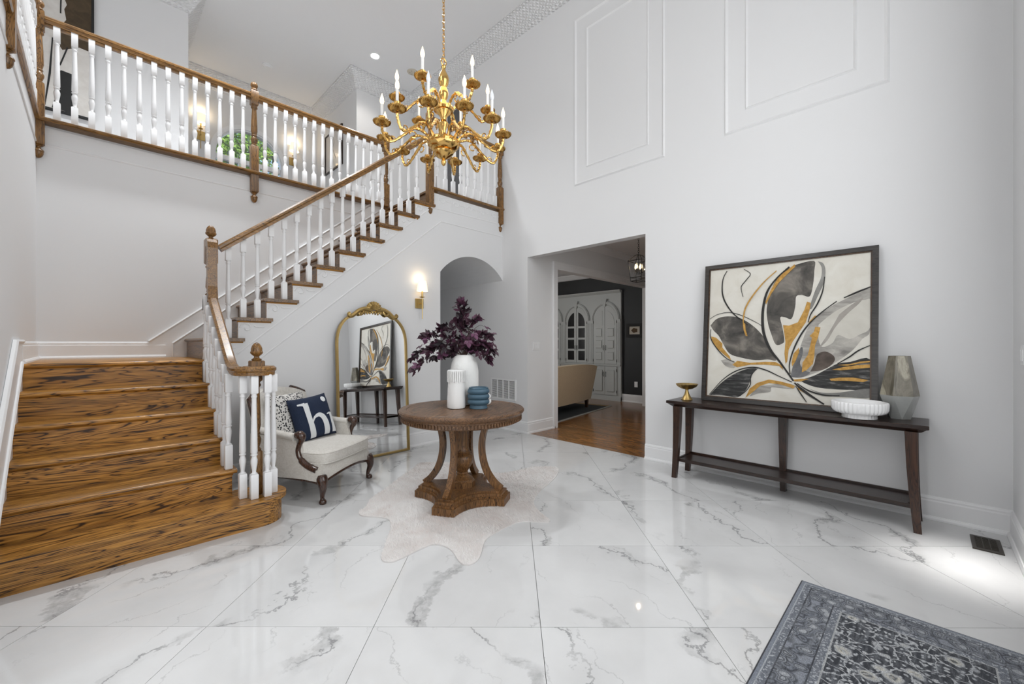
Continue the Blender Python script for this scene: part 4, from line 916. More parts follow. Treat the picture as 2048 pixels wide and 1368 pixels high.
for nm, w, pts in STROKES:
    lay += 1; y = .006-.00018*lay
    L, R_, n = strip([(CO+u*CW,CO+q*CH) for u,q in pts], w*CW*.8+.0008)
    mb = MB().add([(a.x,y,a.y) for a in L]+[(a.x,y,a.y) for a in R_], [(k,k+1,n+k+1,n+k) for k in range(n-1)])
    obj('brushstroke', mb, M['leaf_gold' if nm == 'gold' else 'ink'], pt)
# bowl, vase, compote
bw = thing('bowl', 'white fluted pedestal bowl in front of the painting', 'bowl', (3.885,.355,CZ))
flt = lambda t,k: 1+.035*abs(math.sin(19*t)) if 1 <= k <= 7 else 1
obj('bowl_body', MB().lathe([(.055,.034),(.125,.035),(.143,.046),(.152,.064),(.154,.09),(.154,.108),(.152,.116),(.146,.12),(.142,.118),(.136,.09),(.10,.062),(.02,.058)], 152, flute=lambda t,k: 1+.055*abs(math.sin(19*t)) if 1<=k<=6 else 1), M['white'], bw, True, angle=70)
obj('foot', MB().lathe([(.09,0),(.095,.002),(.094,.038),(.05,.04)], 114, flute=lambda t,k: 1+.06*abs(math.sin(14*t)) if k in (1,2) else 1), M['white'], bw, True, angle=70)
vs_ = thing('vase', 'faceted stone-glazed vase at the right end of the console table', 'vase', (4.062,.150,CZ), .25)
def facet(prof, n):
    vs = []; fs = []
    for k,(r,z) in enumerate(prof):
        for i in range(n): a_ = 2*PI*(i+.5*(k%2))/n; vs.append((r*math.cos(a_),r*math.sin(a_),z))
    for k in range(len(prof)-1):
        for i in range(n):
            a_, b_ = k*n+i, k*n+(i+1)%n; c_, d_ = (k+1)*n+i, (k+1)*n+(i+1)%n
            if k%2 == 0: fs += [(a_,b_,c_),(b_,d_,c_)]
            else: fs += [(a_,b_,d_),(a_,d_,c_)]
    fs += [tuple(range(n-1,-1,-1)), tuple(range((len(prof)-1)*n,len(prof)*n))]
    return MB().add(vs,fs)
obj('lower_body', facet([(.062,0),(.108,.165)], 6), M['stone_low'], vs_)
up_ = MB(); n = 6
vv = [( .108*math.cos(2*PI*(i+.5)/6), .108*math.sin(2*PI*(i+.5)/6), .165) for i in range(6)]+[(.060*math.cos(2*PI*(i+.5)/6),.060*math.sin(2*PI*(i+.5)/6),.445) for i in range(6)]+[(.05*math.cos(2*PI*(i+.5)/6),.05*math.sin(2*PI*(i+.5)/6),.445) for i in range(6)]+[(.05*math.cos(2*PI*(i+.5)/6),.05*math.sin(2*PI*(i+.5)/6),.40) for i in range(6)]
up_.add(vv, [(k*6+i,k*6+(i+1)%6,(k+1)*6+(i+1)%6,(k+1)*6+i) for k in range(3) for i in range(6)]+[tuple(range(18,24))]); obj('upper_body', up_, M['stone_top'], vs_)
cp = thing('compote', 'small footed gold compote with scalloped rim at the left end of the console', 'dish', (3.965,1.62,CZ))
obj('foot', MB().lathe([(.05,0),(.052,.004),(.040,.02),(.022,.055),(.014,.085),(.014,.098),(.02,.10)], 24), M['antique'], cp, True)
obj('dish', MB().lathe([(.015,.098),(.05,.106),(.08,.126),(.094,.15),(.090,.152),(.074,.132),(.04,.115),(.01,.112)], 96, flute=lambda t,k: 1+.06*abs(math.sin(9*t))*(k in (2,3,4))), M['antique'], cp, True, angle=70)
sw = thing('light_switch', 'white rocker switch plate on the wall at the right picture edge', 'switch', (3.80,YF,1.18))
obj('plate', MB().cbox(-.058,.058,0,.006,-.058,.058,.003), M['white'], sw)
for k in (-1,1): obj('rocker', MB().cbox(k*.024-.014,k*.024+.014,.005,.010,-.034,.034,.002), M['trim'], sw)
# ------------------------------------------------------------------ armchair
ac = thing('armchair', 'cream damask armchair with carved mahogany arms and cabriole legs beside the stairs', 'armchair', (1.335,3.795,0), math.radians(32.04))
def sup(a, n):   # rounded-square helper
    c, s = math.cos(a), math.sin(a); return (math.copysign(abs(c)**(2/n),c), math.copysign(abs(s)**(2/n),s))
# seat base: serpentine front, plan outline extruded with a curved lower edge
def seat_out(k, n):
    t = k/n
    return t
SB = MB(); NB = 48
def plan(t, g=0):   # closed outline of the seat, t 0..1 starting front-left going right
    # front edge (0-.3), right (.3-.5), back (.5-.8), left (.8-1)
    fw, bw_, fy, by = .335+g, .29+g, -.345-g, .30+g
    if t < .3: u = t/.3; x = -fw+2*fw*u; return (x, fy-.035*math.cos((u-.5)*2*PI)*.5-.018+ .0)
    if t < .5: u = (t-.3)/.2; return (fw+(bw_-fw)*u+.012*math.sin(PI*u), fy+.0+(by-fy)*u)
    if t < .8: u = (t-.5)/.3; return (bw_-2*bw_*u, by+.04*math.sin(PI*u))
    u = (t-.8)/.2; return (-bw_-(fw-bw_)*u-.012*math.sin(PI*u), by+(fy-by)*u)
def low(t):         # lower edge height of the seat rail
    if t < .3: u = t/.3; return .185+.035*math.sin(PI*u)**2-.022*(abs(u-.5)*2)**4
    if t < .5: return .17+.02*math.sin(PI*(t-.3)/.2)
    if t < .8: return .19
    return .17+.02*math.sin(PI*(t-.8)/.2)
vs = []; lev = [(.0,0,True),(.015,.008,True),(.5,.006,False),(1.0,-.01,False)]
for f_, g, lo in lev:
    for k in range(NB):
        t_ = k/NB; x_, y_ = plan(t_, g); zl = low(t_); z_ = zl+f_*(.305-zl); vs.append((x_,y_,z_))
fs = [(r*NB+k,r*NB+(k+1)%NB,(r+1)*NB+(k+1)%NB,(r+1)*NB+k) for r in range(3) for k in range(NB)]+[tuple(range(3*NB,4*NB)), tuple(range(NB-1,-1,-1))]
obj('seat_base', SB.add(vs,fs), M['damask'], ac, True, angle=60)
wt = MB(); rim = [(*plan(k/NB,.006), low(k/NB)-.006) for k in range(NB)]
obj('seat_rail', MB().tube(rim, .011, 6, True), M['chair_wood'], ac, True)
# loose cushion
def cushion(hw, y0, y1, z0, z1, bulge):
    mb = MB(); n = 40; out = []
    prof = [(0,-.022),(.07,-.005),(.3,0),(.7,0),(.93,-.005),(1,-.022)]
    for f_, i in prof:
        ring = []
        for k in range(n):
            c, s = sup(2*PI*k/n, 7); cx_ = c*(hw+i*.4); cy_ = (y0+y1)/2+s*((y1-y0)/2+i*.4)
            if s < -.8: cy_ -= .02*math.cos(c*PI/2)
            ring.append((cx_,cy_,z0+f_*(z1-z0)))
        out.append(ring)
    for f_, s_, dz in ((1,.8,bulge*.7),(1,.4,bulge)): out.append([(x_*s_, (y_-(y0+y1)/2)*s_+(y0+y1)/2, z1+dz) for x_,y_,z_ in out[5][:]] if True else None)
    m = len(out); mb.add([p for r in out for p in r], [(r*n+k,r*n+(k+1)%n,(r+1)*n+(k+1)%n,(r+1)*n+k) for r in range(m-1) for k in range(n)]+[tuple(range((m-1)*n,m*n)), tuple(range(n-1,-1,-1))])
    return mb, out
cb, ring = cushion(.328,-.378,.22,.300,.392,.014)
cu = obj('seat_cushion', cb, M['damask'], ac, True, angle=60)
obj('piping', MB().tube(ring[4], .005, 5, True), M['damask'], cu, True); obj('piping', MB().tube(ring[1], .005, 5, True), M['damask'], cu, True)
# back: curved shell
def back_pt(u, v, off):
    a = (u-.5)*2; x_ = a*(.285+.02*v); y_ = .225+.14*v+.075*(1-a*a)*.9+off
    top = .855-.075*abs(a)**2.6
    z_ = .28+(top-.28)*v
    return (x_, y_, z_)
B_ = MB(); nu, nv = 20, 14
fr_ = [back_pt(i/nu,j/nv,-.05-.035*math.sin(PI*j/nv)*math.sin(PI*i/nu)) for j in range(nv+1) for i in range(nu+1)]
bk_ = [back_pt(i/nu,j/nv,.03) for j in range(nv+1) for i in range(nu+1)]
N_ = (nu+1)*(nv+1); fs = []
for j in range(nv):
    for i in range(nu):
        a_ = j*(nu+1)+i; fs += [(a_,a_+1,a_+nu+2,a_+nu+1),(N_+a_,N_+a_+nu+1,N_+a_+nu+2,N_+a_+1)]
edge = [i for i in range(nu+1)]+[j*(nu+1)+nu for j in range(1,nv+1)]+[nv*(nu+1)+i for i in range(nu-1,-1,-1)]+[j*(nu+1) for j in range(nv-1,0,-1)]
for k in range(len(edge)): a_, b_ = edge[k], edge[(k+1)%len(edge)]; fs.append((a_,b_,N_+b_,N_+a_))
obj('backrest', B_.add(fr_+bk_,fs), M['damask'], ac, True, angle=70)
side = [back_pt(1,v/10,-.015) for v in range(2,11)]+[back_pt(1-u/10,1,-.015) for u in range(1,3)]
top = [(p[0]*1.03,p[1],p[2]+.008) for p in side]
obj('back_frame', MB().tube(top,.018,8), M['chair_wood'], ac, True)
obj('back_frame', MB().tube([(-p[0],p[1],p[2]) for p in top],.018,8), M['chair_wood'], ac, True)
for s in (-1,1):
    # upholstered arm panel with rolled pad, then the carved front
    yy = [(-.16,.527),(-.05,.540),(.10,.545),(.27,.56)]
    A = MB()
    for k in range(len(yy)-1):
        pass
    def arm(u, v):
        y_ = -.125+.425*u; zt = .512+.035*u; x0_ = (.345-.035*u)
        ang = -PI*.5+v*PI*2; 
        return (s*(x0_+.036*math.cos(ang)*1.0), y_, zt+.028*math.sin(ang))
    A.grid(arm, 8, 14)
    pan = [(-.185,.19),(.30,.19),(.30,.52),(-.125,.50),(-.15,.44),(-.165,.34),(-.22,.285),(-.325,.26),(-.325,.175)]
    A.prism(pan,'yz',s*.298,s*.352)
    A.prism([(s*.31,.485),(s*.378,.485),(s*.378,.54),(s*.31,.54)],'xz',-.125,-.12)
    obj('arm', A, M['damask'], ac, True, angle=50)
    cz = bez([(s*.343,-.125,.527),(s*.345,-.165,.530),(s*.345,-.178,.500),(s*.342,-.155,.455),(s*.338,-.14,.40),(s*.335,-.16,.34),(s*.335,-.225,.29),(s*.338,-.31,.262)], 5)
    obj('arm_front', MB().tube(cz, [.020+.016*math.exp(-((k-6)/5)**2)+.006*(k>25) for k in range(len(cz))], 10), M['chair_wood'], ac, True)
    lg = bez([(s*.315,-.335,.215),(s*.328,-.352,.17),(s*.330,-.358,.12),(s*.318,-.343,.06),(s*.316,-.342,.032),(s*.322,-.350,.014),(s*.322,-.350,.0)], 4)
    obj('leg', MB().tube(lg, [.036,.040,.042,.042,.040,.037,.034,.031,.028,.025,.022,.020,.018,.0165,.016,.0165,.018,.022,.026,.028,.029,.029,.028,.026,.024][:len(lg)], 10), M['chair_wood'], ac, True)
    lb = bez([(s*.26,.27,.22),(s*.265,.29,.12),(s*.275,.33,.0)], 4)
    obj('leg', MB().tube(lb, [.026-.008*k/len(lb) for k in range(len(lb))], 8), M['chair_wood'], ac, True)
# ------------------------------------------------------------------ cushions on the armchair
def pillow_h(a, b, th):   # a,b in -1..1 -> half thickness
    return th*(max(0,1-a**4)*max(0,1-b**4))**.55
def pillow_xy(a, b, hw):
    pinch = .90+.10*(abs(a*b))**1.2
    ex = 1-.07*(1-b*b)*0-.06*(1-abs(b)**2)*(abs(a)**6)
    ey = 1-.06*(1-abs(a)**2)*(abs(b)**6)
    return (a*hw*ex, b*hw*ey)
def pillow_mb(hw, th):
    n = 22; F = []; Bk = []
    for j in range(n+1):
        for i in range(n+1):
            a, b = -1+2*i/n, -1+2*j/n; x_, z_ = pillow_xy(a,b,hw); h = pillow_h(a,b,th); wr_ = .004*math.sin(9*a+4*b)*(1-abs(a))*(1-abs(b))
            F.append((x_,-h-wr_,z_)); Bk.append((x_,h,z_))
    N_ = (n+1)**2; fs = []
    for j in range(n):
        for i in range(n):
            q = j*(n+1)+i; fs += [(q,q+1,q+n+2,q+n+1),(N_+q,N_+q+n+1,N_+q+n+2,N_+q+1)]
    return MB().add(F+Bk, fs)
Rc = Matrix.Rotation(math.radians(32.04),4,'Z'); Lc = Matrix.Translation((1.335,3.795,0)) @ Rc
p1 = tag(obj('cushion', pillow_mb(.215,.055), M['spots'], None, True), 'white throw cushion with black dalmatian spots at the back of the armchair', 'cushion')
p1.matrix_world = Lc @ Matrix.Translation((-.03,.205,.605)) @ Matrix.Rotation(math.radians(-17),4,'X')
p2 = thing('cushion', 'navy throw cushion lettered hi in white on the armchair seat', 'cushion')
p2.matrix_world = Lc @ Matrix.Translation((.085,.07,.585)) @ Matrix.Rotation(math.radians(-14),4,'Z') @ Matrix.Rotation(math.radians(-20),4,'X') @ Matrix.Rotation(math.radians(-4),4,'Y')
HW, TH = .198, .06
obj('cover', pillow_mb(HW,TH), M['navy'], p2, True)
def on_pillow(a, b, off=.0025):
    x_, z_ = pillow_xy(a,b,HW); wr_ = .004*math.sin(9*a+4*b)*(1-abs(a))*(1-abs(b)); return (x_, -pillow_h(a,b,TH)-wr_-off, z_)
def letter(name, pts, ws):
    P = bez([(a,b,0) for a,b in pts], 8); n = len(P); L = MB(); vs = []
    for k in range(n):
        d = (P[min(k+1,n-1)]-P[max(k-1,0)]).normalized(); nn = Vector((-d.y,d.x,0)); t_ = k/(n-1)*(len(ws)-1); i_ = min(int(t_),len(ws)-2); w = ws[i_]+(ws[i_+1]-ws[i_])*(t_-i_)
        for q in range(5): r = P[k]+nn*w*(q/2-1); vs.append(on_pillow(r.x,r.y))
    fs = [(k*5+q,k*5+q+1,k*5+q+6,k*5+q+5) for k in range(n-1) for q in range(4)]
    obj(name, L.add(vs,fs), M['pillow_white'], p2, True)
letter('letter_h', [(-.37,.66),(-.37,.2),(-.36,-.4),(-.36,-.93)], [.13,.13,.13,.14]); letter('letter_h', [(-.74,.64),(-.58,.63),(-.40,.60)], [.035,.05,.10])
letter('letter_h', [(-.26,-.25),(-.10,-.05),(.12,.02),(.30,-.10),(.38,-.35),(.38,-.65),(.36,-.93)], [.02,.05,.09,.13,.14,.14,.14])
letter('letter_i', [(.82,.02),(.82,-.4),(.80,-.90)], [.12,.13,.13]); letter('letter_i', [(.56,-.03),(.66,-.01),(.78,.0)], [.02,.035,.05])
dot = MB().add([on_pillow(.62,.70,.003)]+[on_pillow(.62+.135*math.cos(2*PI*k/20),.70+.135*math.sin(2*PI*k/20),.003) for k in range(20)], [(0,1+k,1+(k+1)%20) for k in range(20)])
obj('letter_i', dot, M['pillow_white'], p2)
# ------------------------------------------------------------------ floor mirror
MX0, MX1, MH, MS = 1.755, 2.60, 1.615, 1.23
mw = MX1-MX0
mr = thing('floor_mirror', 'tall arched floor mirror with a gold frame and shell crest leaning on the wall', 'mirror')
mr.matrix_world = Matrix.Translation((MX0,4.272,.0)) @ Matrix.Rotation(math.radians(1.2),4,'Z') @ Matrix.Rotation(-math.radians(2.9),4,'X')
def arch_out(i):
    w = mw/2-i; pts = [(i,i+.0),(mw-i,i)]
    for k in range(0,25):
        a = PI*k/24; c, s = math.cos(a), math.sin(a)
        x_ = mw/2+w*math.copysign(abs(c)**.82,c); z_ = MS+(MH-MS-i)*abs(s)**.82; pts.append((x_,z_))
    return pts
oA, iA = arch_out(0), arch_out(.030)
n = len(oA); f3 = MB(); mid = arch_out(.013)
vs = [(x_,.012,z_) for x_,z_ in oA]+[(x_,-.014,z_) for x_,z_ in arch_out(.005)]+[(x_,-.014,z_) for x_,z_ in arch_out(.024)]+[(x_,.008,z_) for x_,z_ in iA]
obj('frame', f3.add(vs, [(r*n+k,r*n+(k+1)%n,(r+1)*n+(k+1)%n,(r+1)*n+k) for r in range(3) for k in range(n)]), M['antique'], mr, True, angle=50)
obj('mirror_glass', MB().prism(arch_out(.020),'xz',.004,.012), M['mirror'], mr)
cr = MB(); cxm = mw/2
for s in (-1,1):
    arm_ = bez([(cxm+s*.03,-.02,MH+.005),(cxm+s*.10,-.022,MH+.012),(cxm+s*.17,-.022,MH-.012),(cxm+s*.225,-.02,MH-.055),(cxm+s*.262,-.02,MH-.075),(cxm+s*.285,-.022,MH-.055),(cxm+s*.268,-.025,MH-.042)], 6)
    cr.tube(arm_, [.026-.0002*k for k in range(len(arm_))], 8)
    cr.tube(bez([(cxm+s*.11,-.02,MH+.0),(cxm+s*.13,-.025,MH-.04),(cxm+s*.16,-.025,MH-.055),(cxm+s*.175,-.025,MH-.035),(cxm+s*.16,-.025,MH-.028)],5), .013, 7)
    for q in range(3): cr.lathe([(.002,-.012),(.011,-.006),(.011,.006),(.002,.012)], 8, (cxm+s*(.018+.03*q),-.028,MH-.028-.004*q))
obj('crest_scroll', cr, M['antique'], mr, True)
sh = MB()
for k in range(9):
    a = math.radians(20+140*k/8); r0, r1 = .012, .095
    sh.tube([(cxm+r0*math.cos(a),-.026,MH-.002+r0*math.sin(a)),(cxm+.06*math.cos(a),-.04,MH-.002+.06*math.sin(a)),(cxm+r1*math.cos(a),-.024,MH-.002+r1*math.sin(a))], [.008,.015,.014], 7)
obj('shell_crest', sh, M['antique'], mr, True)
# ------------------------------------------------------------------ wall sconces
def sconce(label, x, y, z, s=1.0, e=7):
    t = thing('wall_sconce', label, 'sconce', (x,y,z)); 
    obj('backplate', MB().cbox(-.055*s,.055*s,-.016,0,-.06*s,.06*s,.004), M['brass'], t)
    obj('arm', MB().tube([(0,-.01,0),(0,-.075,0)], .007*s, 8).tube([(0,-.075,-.19*s),(0,-.075,.13*s)], [.005*s,.006*s], 8).lathe([(.004,-.012),(.012,-.008),(.012,.008),(.004,.012)],12,(0,-.075,0)), M['brass'], t, True)
    obj('candle_cup', MB().lathe([(.008,0),(.032,.008),(.034,.012),(.012,.016),(.011,.085),(.02,.09)], 14, (0,-.075,.065*s)), M['brass'], t, True)
    obj('shade', MB().lathe([(.068*s,.145*s),(.048*s,.27*s),(.046*s,.27*s),(.066*s,.145*s)], 24, (0,-.075,0)), M['shade'], t, True)
    L = lamp('sconce_bulb', 'POINT', (0,0,0), (0,0,0), e, (1,.78,.5), .03); L.parent = t; L.location = (0,-.075,.30*s)
    return t
sconce('brass wall sconce with pleated linen shade beside the floor mirror', 2.80, YM, 1.735, 1.0, .45)
sconce('brass wall sconce left of the arched upstairs window', 1.225, 8.6, 4.72, 1.25, 1.6)
sconce('brass wall sconce right of the arched upstairs window', 2.665, 8.6, 4.72, 1.25, 1.6)
# ------------------------------------------------------------------ chandelier
ch = thing('chandelier', 'two-tier polished brass chandelier with candle bulbs hanging on a chain', 'chandelier', tuple(Vector((.7087,.7055,0))*3.05+Vector((.7055,-.7087,0))*(883-1021.5)/832.7*3.05+Vector((0,0,2.55))))
cz0 = 2.55
def CH(name, mb, mat, smooth=True, parent=None): return obj(name, mb, mat, parent or ch, smooth)
CH('bowl', MB().lathe([(.004,.0),(.014,.01),(.020,.03),(.012,.045),(.03,.055),(.06,.075),(.074,.10),(.062,.108),(.085,.115),(.108,.14),(.117,.165),(.110,.185),(.085,.19),(.03,.20)], 36, flute=lambda t,k: 1+.03*math.cos(18*t) if k in (5,6,9,10,11) else 1), M['gold'])
CH('column', MB().lathe([(.03,.19),(.02,.215),(.016,.26),(.03,.29),(.036,.31),(.02,.335),(.026,.36),(.05,.385),(.058,.41),(.045,.44),(.024,.455),(.018,.48),(.030,.50),(.036,.53),(.028,.56),(.022,.575),(.034,.60),(.040,.63),(.034,.66),(.018,.69),(.012,.71),(.018,.725),(.008,.74)], 24), M['gold'])
CH('hub', MB().lathe([(.03,.395),(.07,.40),(.078,.415),(.07,.43),(.03,.435)], 30), M['gold'])
CH('loop', MB().tube([(.022*math.cos(a),0,.762+.026*math.sin(a)) for a in [2*PI*k/16 for k in range(16)]], .005, 6, True), M['gold'])
def dish(parent, s):
    mb = MB().lathe([(.006,-.020),(.016,-.017),(.034,-.009),(.050,0),(.052,.004),(.046,.004),(.02,-.004),(.012,.002)], 48, flute=lambda t,k: 1+.05*abs(math.cos(12*t)) if 2<=k<=5 else 1)
    mb.v = [(x,y,z+(.0035*math.cos(24*math.atan2(y,x)) if math.hypot(x,y) > .025 else 0)) for x,y,z in mb.v]
    return obj('bobeche', mb.xf(Matrix.Scale(s,4)), M['gold_dark'], parent, True, angle=60)
def arm(phi, R, zb, r0, zr0, rise, dip, unlit, s, tierz):
    d = Vector((.7055,-.7087,0))*math.cos(phi)+Vector((.7087,.7055,0))*math.sin(phi)
    def P(r, z): return tuple(d*r+Vector((0,0,z-cz0)))
    pts = bez([P(r0,zr0),P(r0+.035,zr0+rise*.75),P(r0+(R-r0)*.34,zr0+rise),P(r0+(R-r0)*.56,zr0+rise*.2),P(r0+(R-r0)*.76,zb-dip*.92),P(R-.035,zb-dip),P(R-.004,zb-dip*.55),P(R,zb-.028)], 6)
    n = len(pts)
    am = CH('arm', MB().tube(pts, [.0095+.0018*math.sin(k*1.9) for k in range(n)], 8), M['gold'])
    # leafy scrolls on the arm
    sc = MB()
    q = P(r0+(R-r0)*.42,zr0+rise*.75); qv = Vector(q)
    sc.tube([qv+d*(.030*math.cos(a)-.02)*(1-a/14)+Vector((0,0,.028*math.sin(a)*(1-a/14)-.03)) for a in [k*.55 for k in range(11)]], .0045, 5)
    obj('arm_scroll', sc, M['gold'], am, True); sc = MB()
    e_ = Vector(P(R-.07,zb-dip)); sc.tube([e_+d*(-.02*math.cos(a))*(1-a/14)+Vector((0,0,.02+.02*math.sin(a)*(1-a/14))) for a in [k*.55 for k in range(10)]], .004, 5)
    obj('arm_scroll', sc, M['gold'], am, True)
    c = P(R,zb); cup = dish(am, s); cup.location = c
    obj('candle_cup', MB().lathe([(.008,0),(.012,.008),(.010,.016),(.019,.026),(.021,.034),(.013,.036)], 14).xf(Matrix.Scale(s,4)), M['gold'], am, True, c)
    obj('candle', MB().lathe([(.0095,.03),(.0095,.125),(.004,.127)], 12), M['candle'], am, True, c)
    obj('bulb', MB().lathe([(.006,.124),(.012,.134),(.0145,.148),(.012,.166),(.006,.184),(.0015,.200)], 12), M['bulb_off'] if unlit else M['bulb'], am, True, c)
for k in range(12): arm(math.radians(267+30*k), .4375, 2.764, .095, 2.70, .075, .115, k in (0,2), 1.14, 0)
for k in range(6): arm(math.radians(255+60*k), .33, 3.0, .065, 2.965, .055, .085, False, 1.05, 1)
L = lamp('chandelier_glow', 'POINT', (0,0,0), (0,0,0), 4, (1,.82,.58), .25); L.parent = ch; L.location = (0,0,.62)
cl = MB(); z_ = .775; k = 0
lm = MB().tube([(.0085*math.cos(a),0,.0165*math.sin(a)) for a in [2*PI*q/10 for q in range(10)]], .0028, 5, True).mesh('chain_link', M['gold'], True)
while z_+cz0 < ZC-.05: o = link('chain_link', lm, ch, (0,0,z_), (k%2)*PI/2+.4); z_ += .0255; k += 1
CH('canopy', MB().lathe([(.01,-.06),(.03,-.05),(.06,-.02),(.065,0)], 20, (0,0,ZC-cz0)), M['gold'])
# ------------------------------------------------------------------ ceiling fittings
rl = thing('recessed_light', 'lit recessed downlight in the upper hall ceiling', 'ceiling light', (3.133,6.206,ZC))
obj('trim_ring', MB().lathe([(.06,-.002),(.085,-.006),(.088,0),(.06,0)], 28), M['white'], rl, True); obj('lens', MB().lathe([(.001,-.004),(.062,-.004),(.062,-.001)], 28), M['disc'], rl)
L = lamp('downlight', 'SPOT', (0,0,0), (0,0,0), 30, (1,.95,.88), .06); L.data.spot_size = math.radians(120); L.data.spot_blend = .6; L.parent = rl; L.location = (0,0,-.02)
for (xx,yy) in ((.55,4.95),(1.75,4.95)):  # added out-of-view downlights that brighten the back wall and stairs
    r_ = thing('recessed_light', 'added unseen downlight in the ceiling above the '+('landing' if xx < 1 else 'upper flight'), 'ceiling light', (xx,yy,ZC))
    obj('trim_ring', MB().lathe([(.06,-.002),(.085,-.006),(.088,0),(.06,0)], 28), M['white'], r_, True); obj('lens', MB().lathe([(.001,-.004),(.062,-.004),(.062,-.001)], 28), M['disc'], r_)
    L = lamp('downlight', 'SPOT', (0,0,0), (0,0,0), 215, (.945,.975,1), .10); L.data.spot_size = math.radians(130); L.data.spot_blend = .8; L.parent = r_; L.location = (0,0,-.02)
r_ = thing('recessed_light', 'added unseen downlight in the passage ceiling beyond the doorway', 'ceiling light', (5.75,2.3,2.85))  # added spot hidden by the right wall, brightens passage and sofa back
obj('trim_ring', MB().lathe([(.06,-.002),(.085,-.006),(.088,0),(.06,0)], 28), M['white'], r_, True); obj('lens', MB().lathe([(.001,-.004),(.062,-.004),(.062,-.001)], 28), M['disc'], r_)
L = lamp('passage_fill', 'SPOT', (0,0,0), (0,0,0), 45, (1,.97,.92), .06); L.data.spot_size = math.radians(150); L.data.spot_blend = .7; L.parent = r_; L.location = (0,0,-.02)
sd_ = thing('smoke_detector', 'round white smoke detector on the upper hall ceiling', 'smoke detector', (1.989,7.663,ZC))
obj('base', MB().lathe([(.075,-.012),(.078,0),(.001,0)], 24), M['white'], sd_, True); obj('cover', MB().lathe([(.001,-.04),(.045,-.038),(.062,-.012)], 24), M['white'], sd_, True)
cm_ = thing('ceiling_medallion', 'small cream round ceiling plate behind the chandelier chain', 'ceiling plate', (3.765,6.127,ZC))
obj('plate', MB().lathe([(.001,-.012),(.06,-.012),(.085,-.006),(.09,0)], 24), plain('cream_plate', (.58,.53,.44), .6), cm_, True)
for k in range(5): a = 2*PI*k/5; obj('slot', MB().box(-.008,.008,-.004,.004,-.015,-.011), plain('slot_shadow',(.25,.22,.18),.7) if k == 0 else bpy.data.materials['slot_shadow'], cm_, loc=(.045*math.cos(a),.045*math.sin(a),0), rz=a)
# ------------------------------------------------------------------ pictures upstairs
ua = thing('framed_picture', 'tall black and white abstract picture in a thin black frame on the upper hall wall', 'picture', (-.02,6.83,3.81))
AW, AH = 1.05, 1.75
f4 = MB(); mitre(f4,-AW,0,0,AH,.022,-.045,-.005); obj('frame', f4, M['art_black'], ua)
obj('canvas', MB().box(-AW+.02,-.02,-.035,-.005,.02,AH-.02), M['art_white'], ua)
def blk(pts, m, y=-.037): obj('paint_block', MB().prism(pts,'xz',y,-.034), M[m], ua)
blk([(-.30,AH-.02),(-.022,AH-.02),(-.022,.78),(-.12,.79),(-.25,.70),(-.285,.76),(-.265,.95),(-.22,1.05),(-.235,1.16),(-.215,1.22),(-.24,1.30),(-.285,1.38)],'art_brown')
blk([(-.33,.03),(-.255,.03),(-.18,.02),(-.165,.10),(-.16,.46),(-.255,.47),(-.27,.46),(-.29,.2)],'art_black',-.038)
blk([(-.385,.04),(-.375,.04),(-.335,.40),(-.318,.80),(-.328,.80),(-.352,.40)],'art_black',-.038)
blk([(-.275,.52),(-.262,.52),(-.205,.74),(-.215,.75)],'art_black',-.0385)
blk([(-.268,1.1),(-.258,1.1),(-.245,AH-.03),(-.26,AH-.03)],'art_black',-.0385)
up = thing('framed_picture', 'small framed print under glass on the side wall of the upstairs window bay', 'picture', (3.116,7.755,4.45))
f5 = MB()
def mit_yz(mb, y0,y1,z0,z1,w,x0,x1):
    o = [(y0,z0),(y1,z0),(y1,z1),(y0,z1)]; i = [(y0+w,z0+w),(y1-w,z0+w),(y1-w,z1-w),(y0+w,z1-w)]
    for k in range(4): mb.prism([o[k],o[(k+1)%4],i[(k+1)%4],i[k]],'yz',x0,x1)
mit_yz(f5,-.38,.38,0,.72,.022,-.03,0); obj('frame', f5, M['mahogany'], up)
obj('glazed_print', MB().box(-.015,-.004,-.36,.36,.02,.70), plain('glazed_print', (.66,.63,.60), .04, spec=.7), up)
obj('sketch', MB().tube(bez([(-.016,-.1,.18),(-.016,.0,.35),(-.016,.08,.45),(-.016,.02,.58)],6), .004, 5).tube(bez([(-.016,.1,.2),(-.016,.05,.4),(-.016,-.06,.52)],6), .003, 5), plain('pencil_grey',(.3,.29,.28),.7), up)
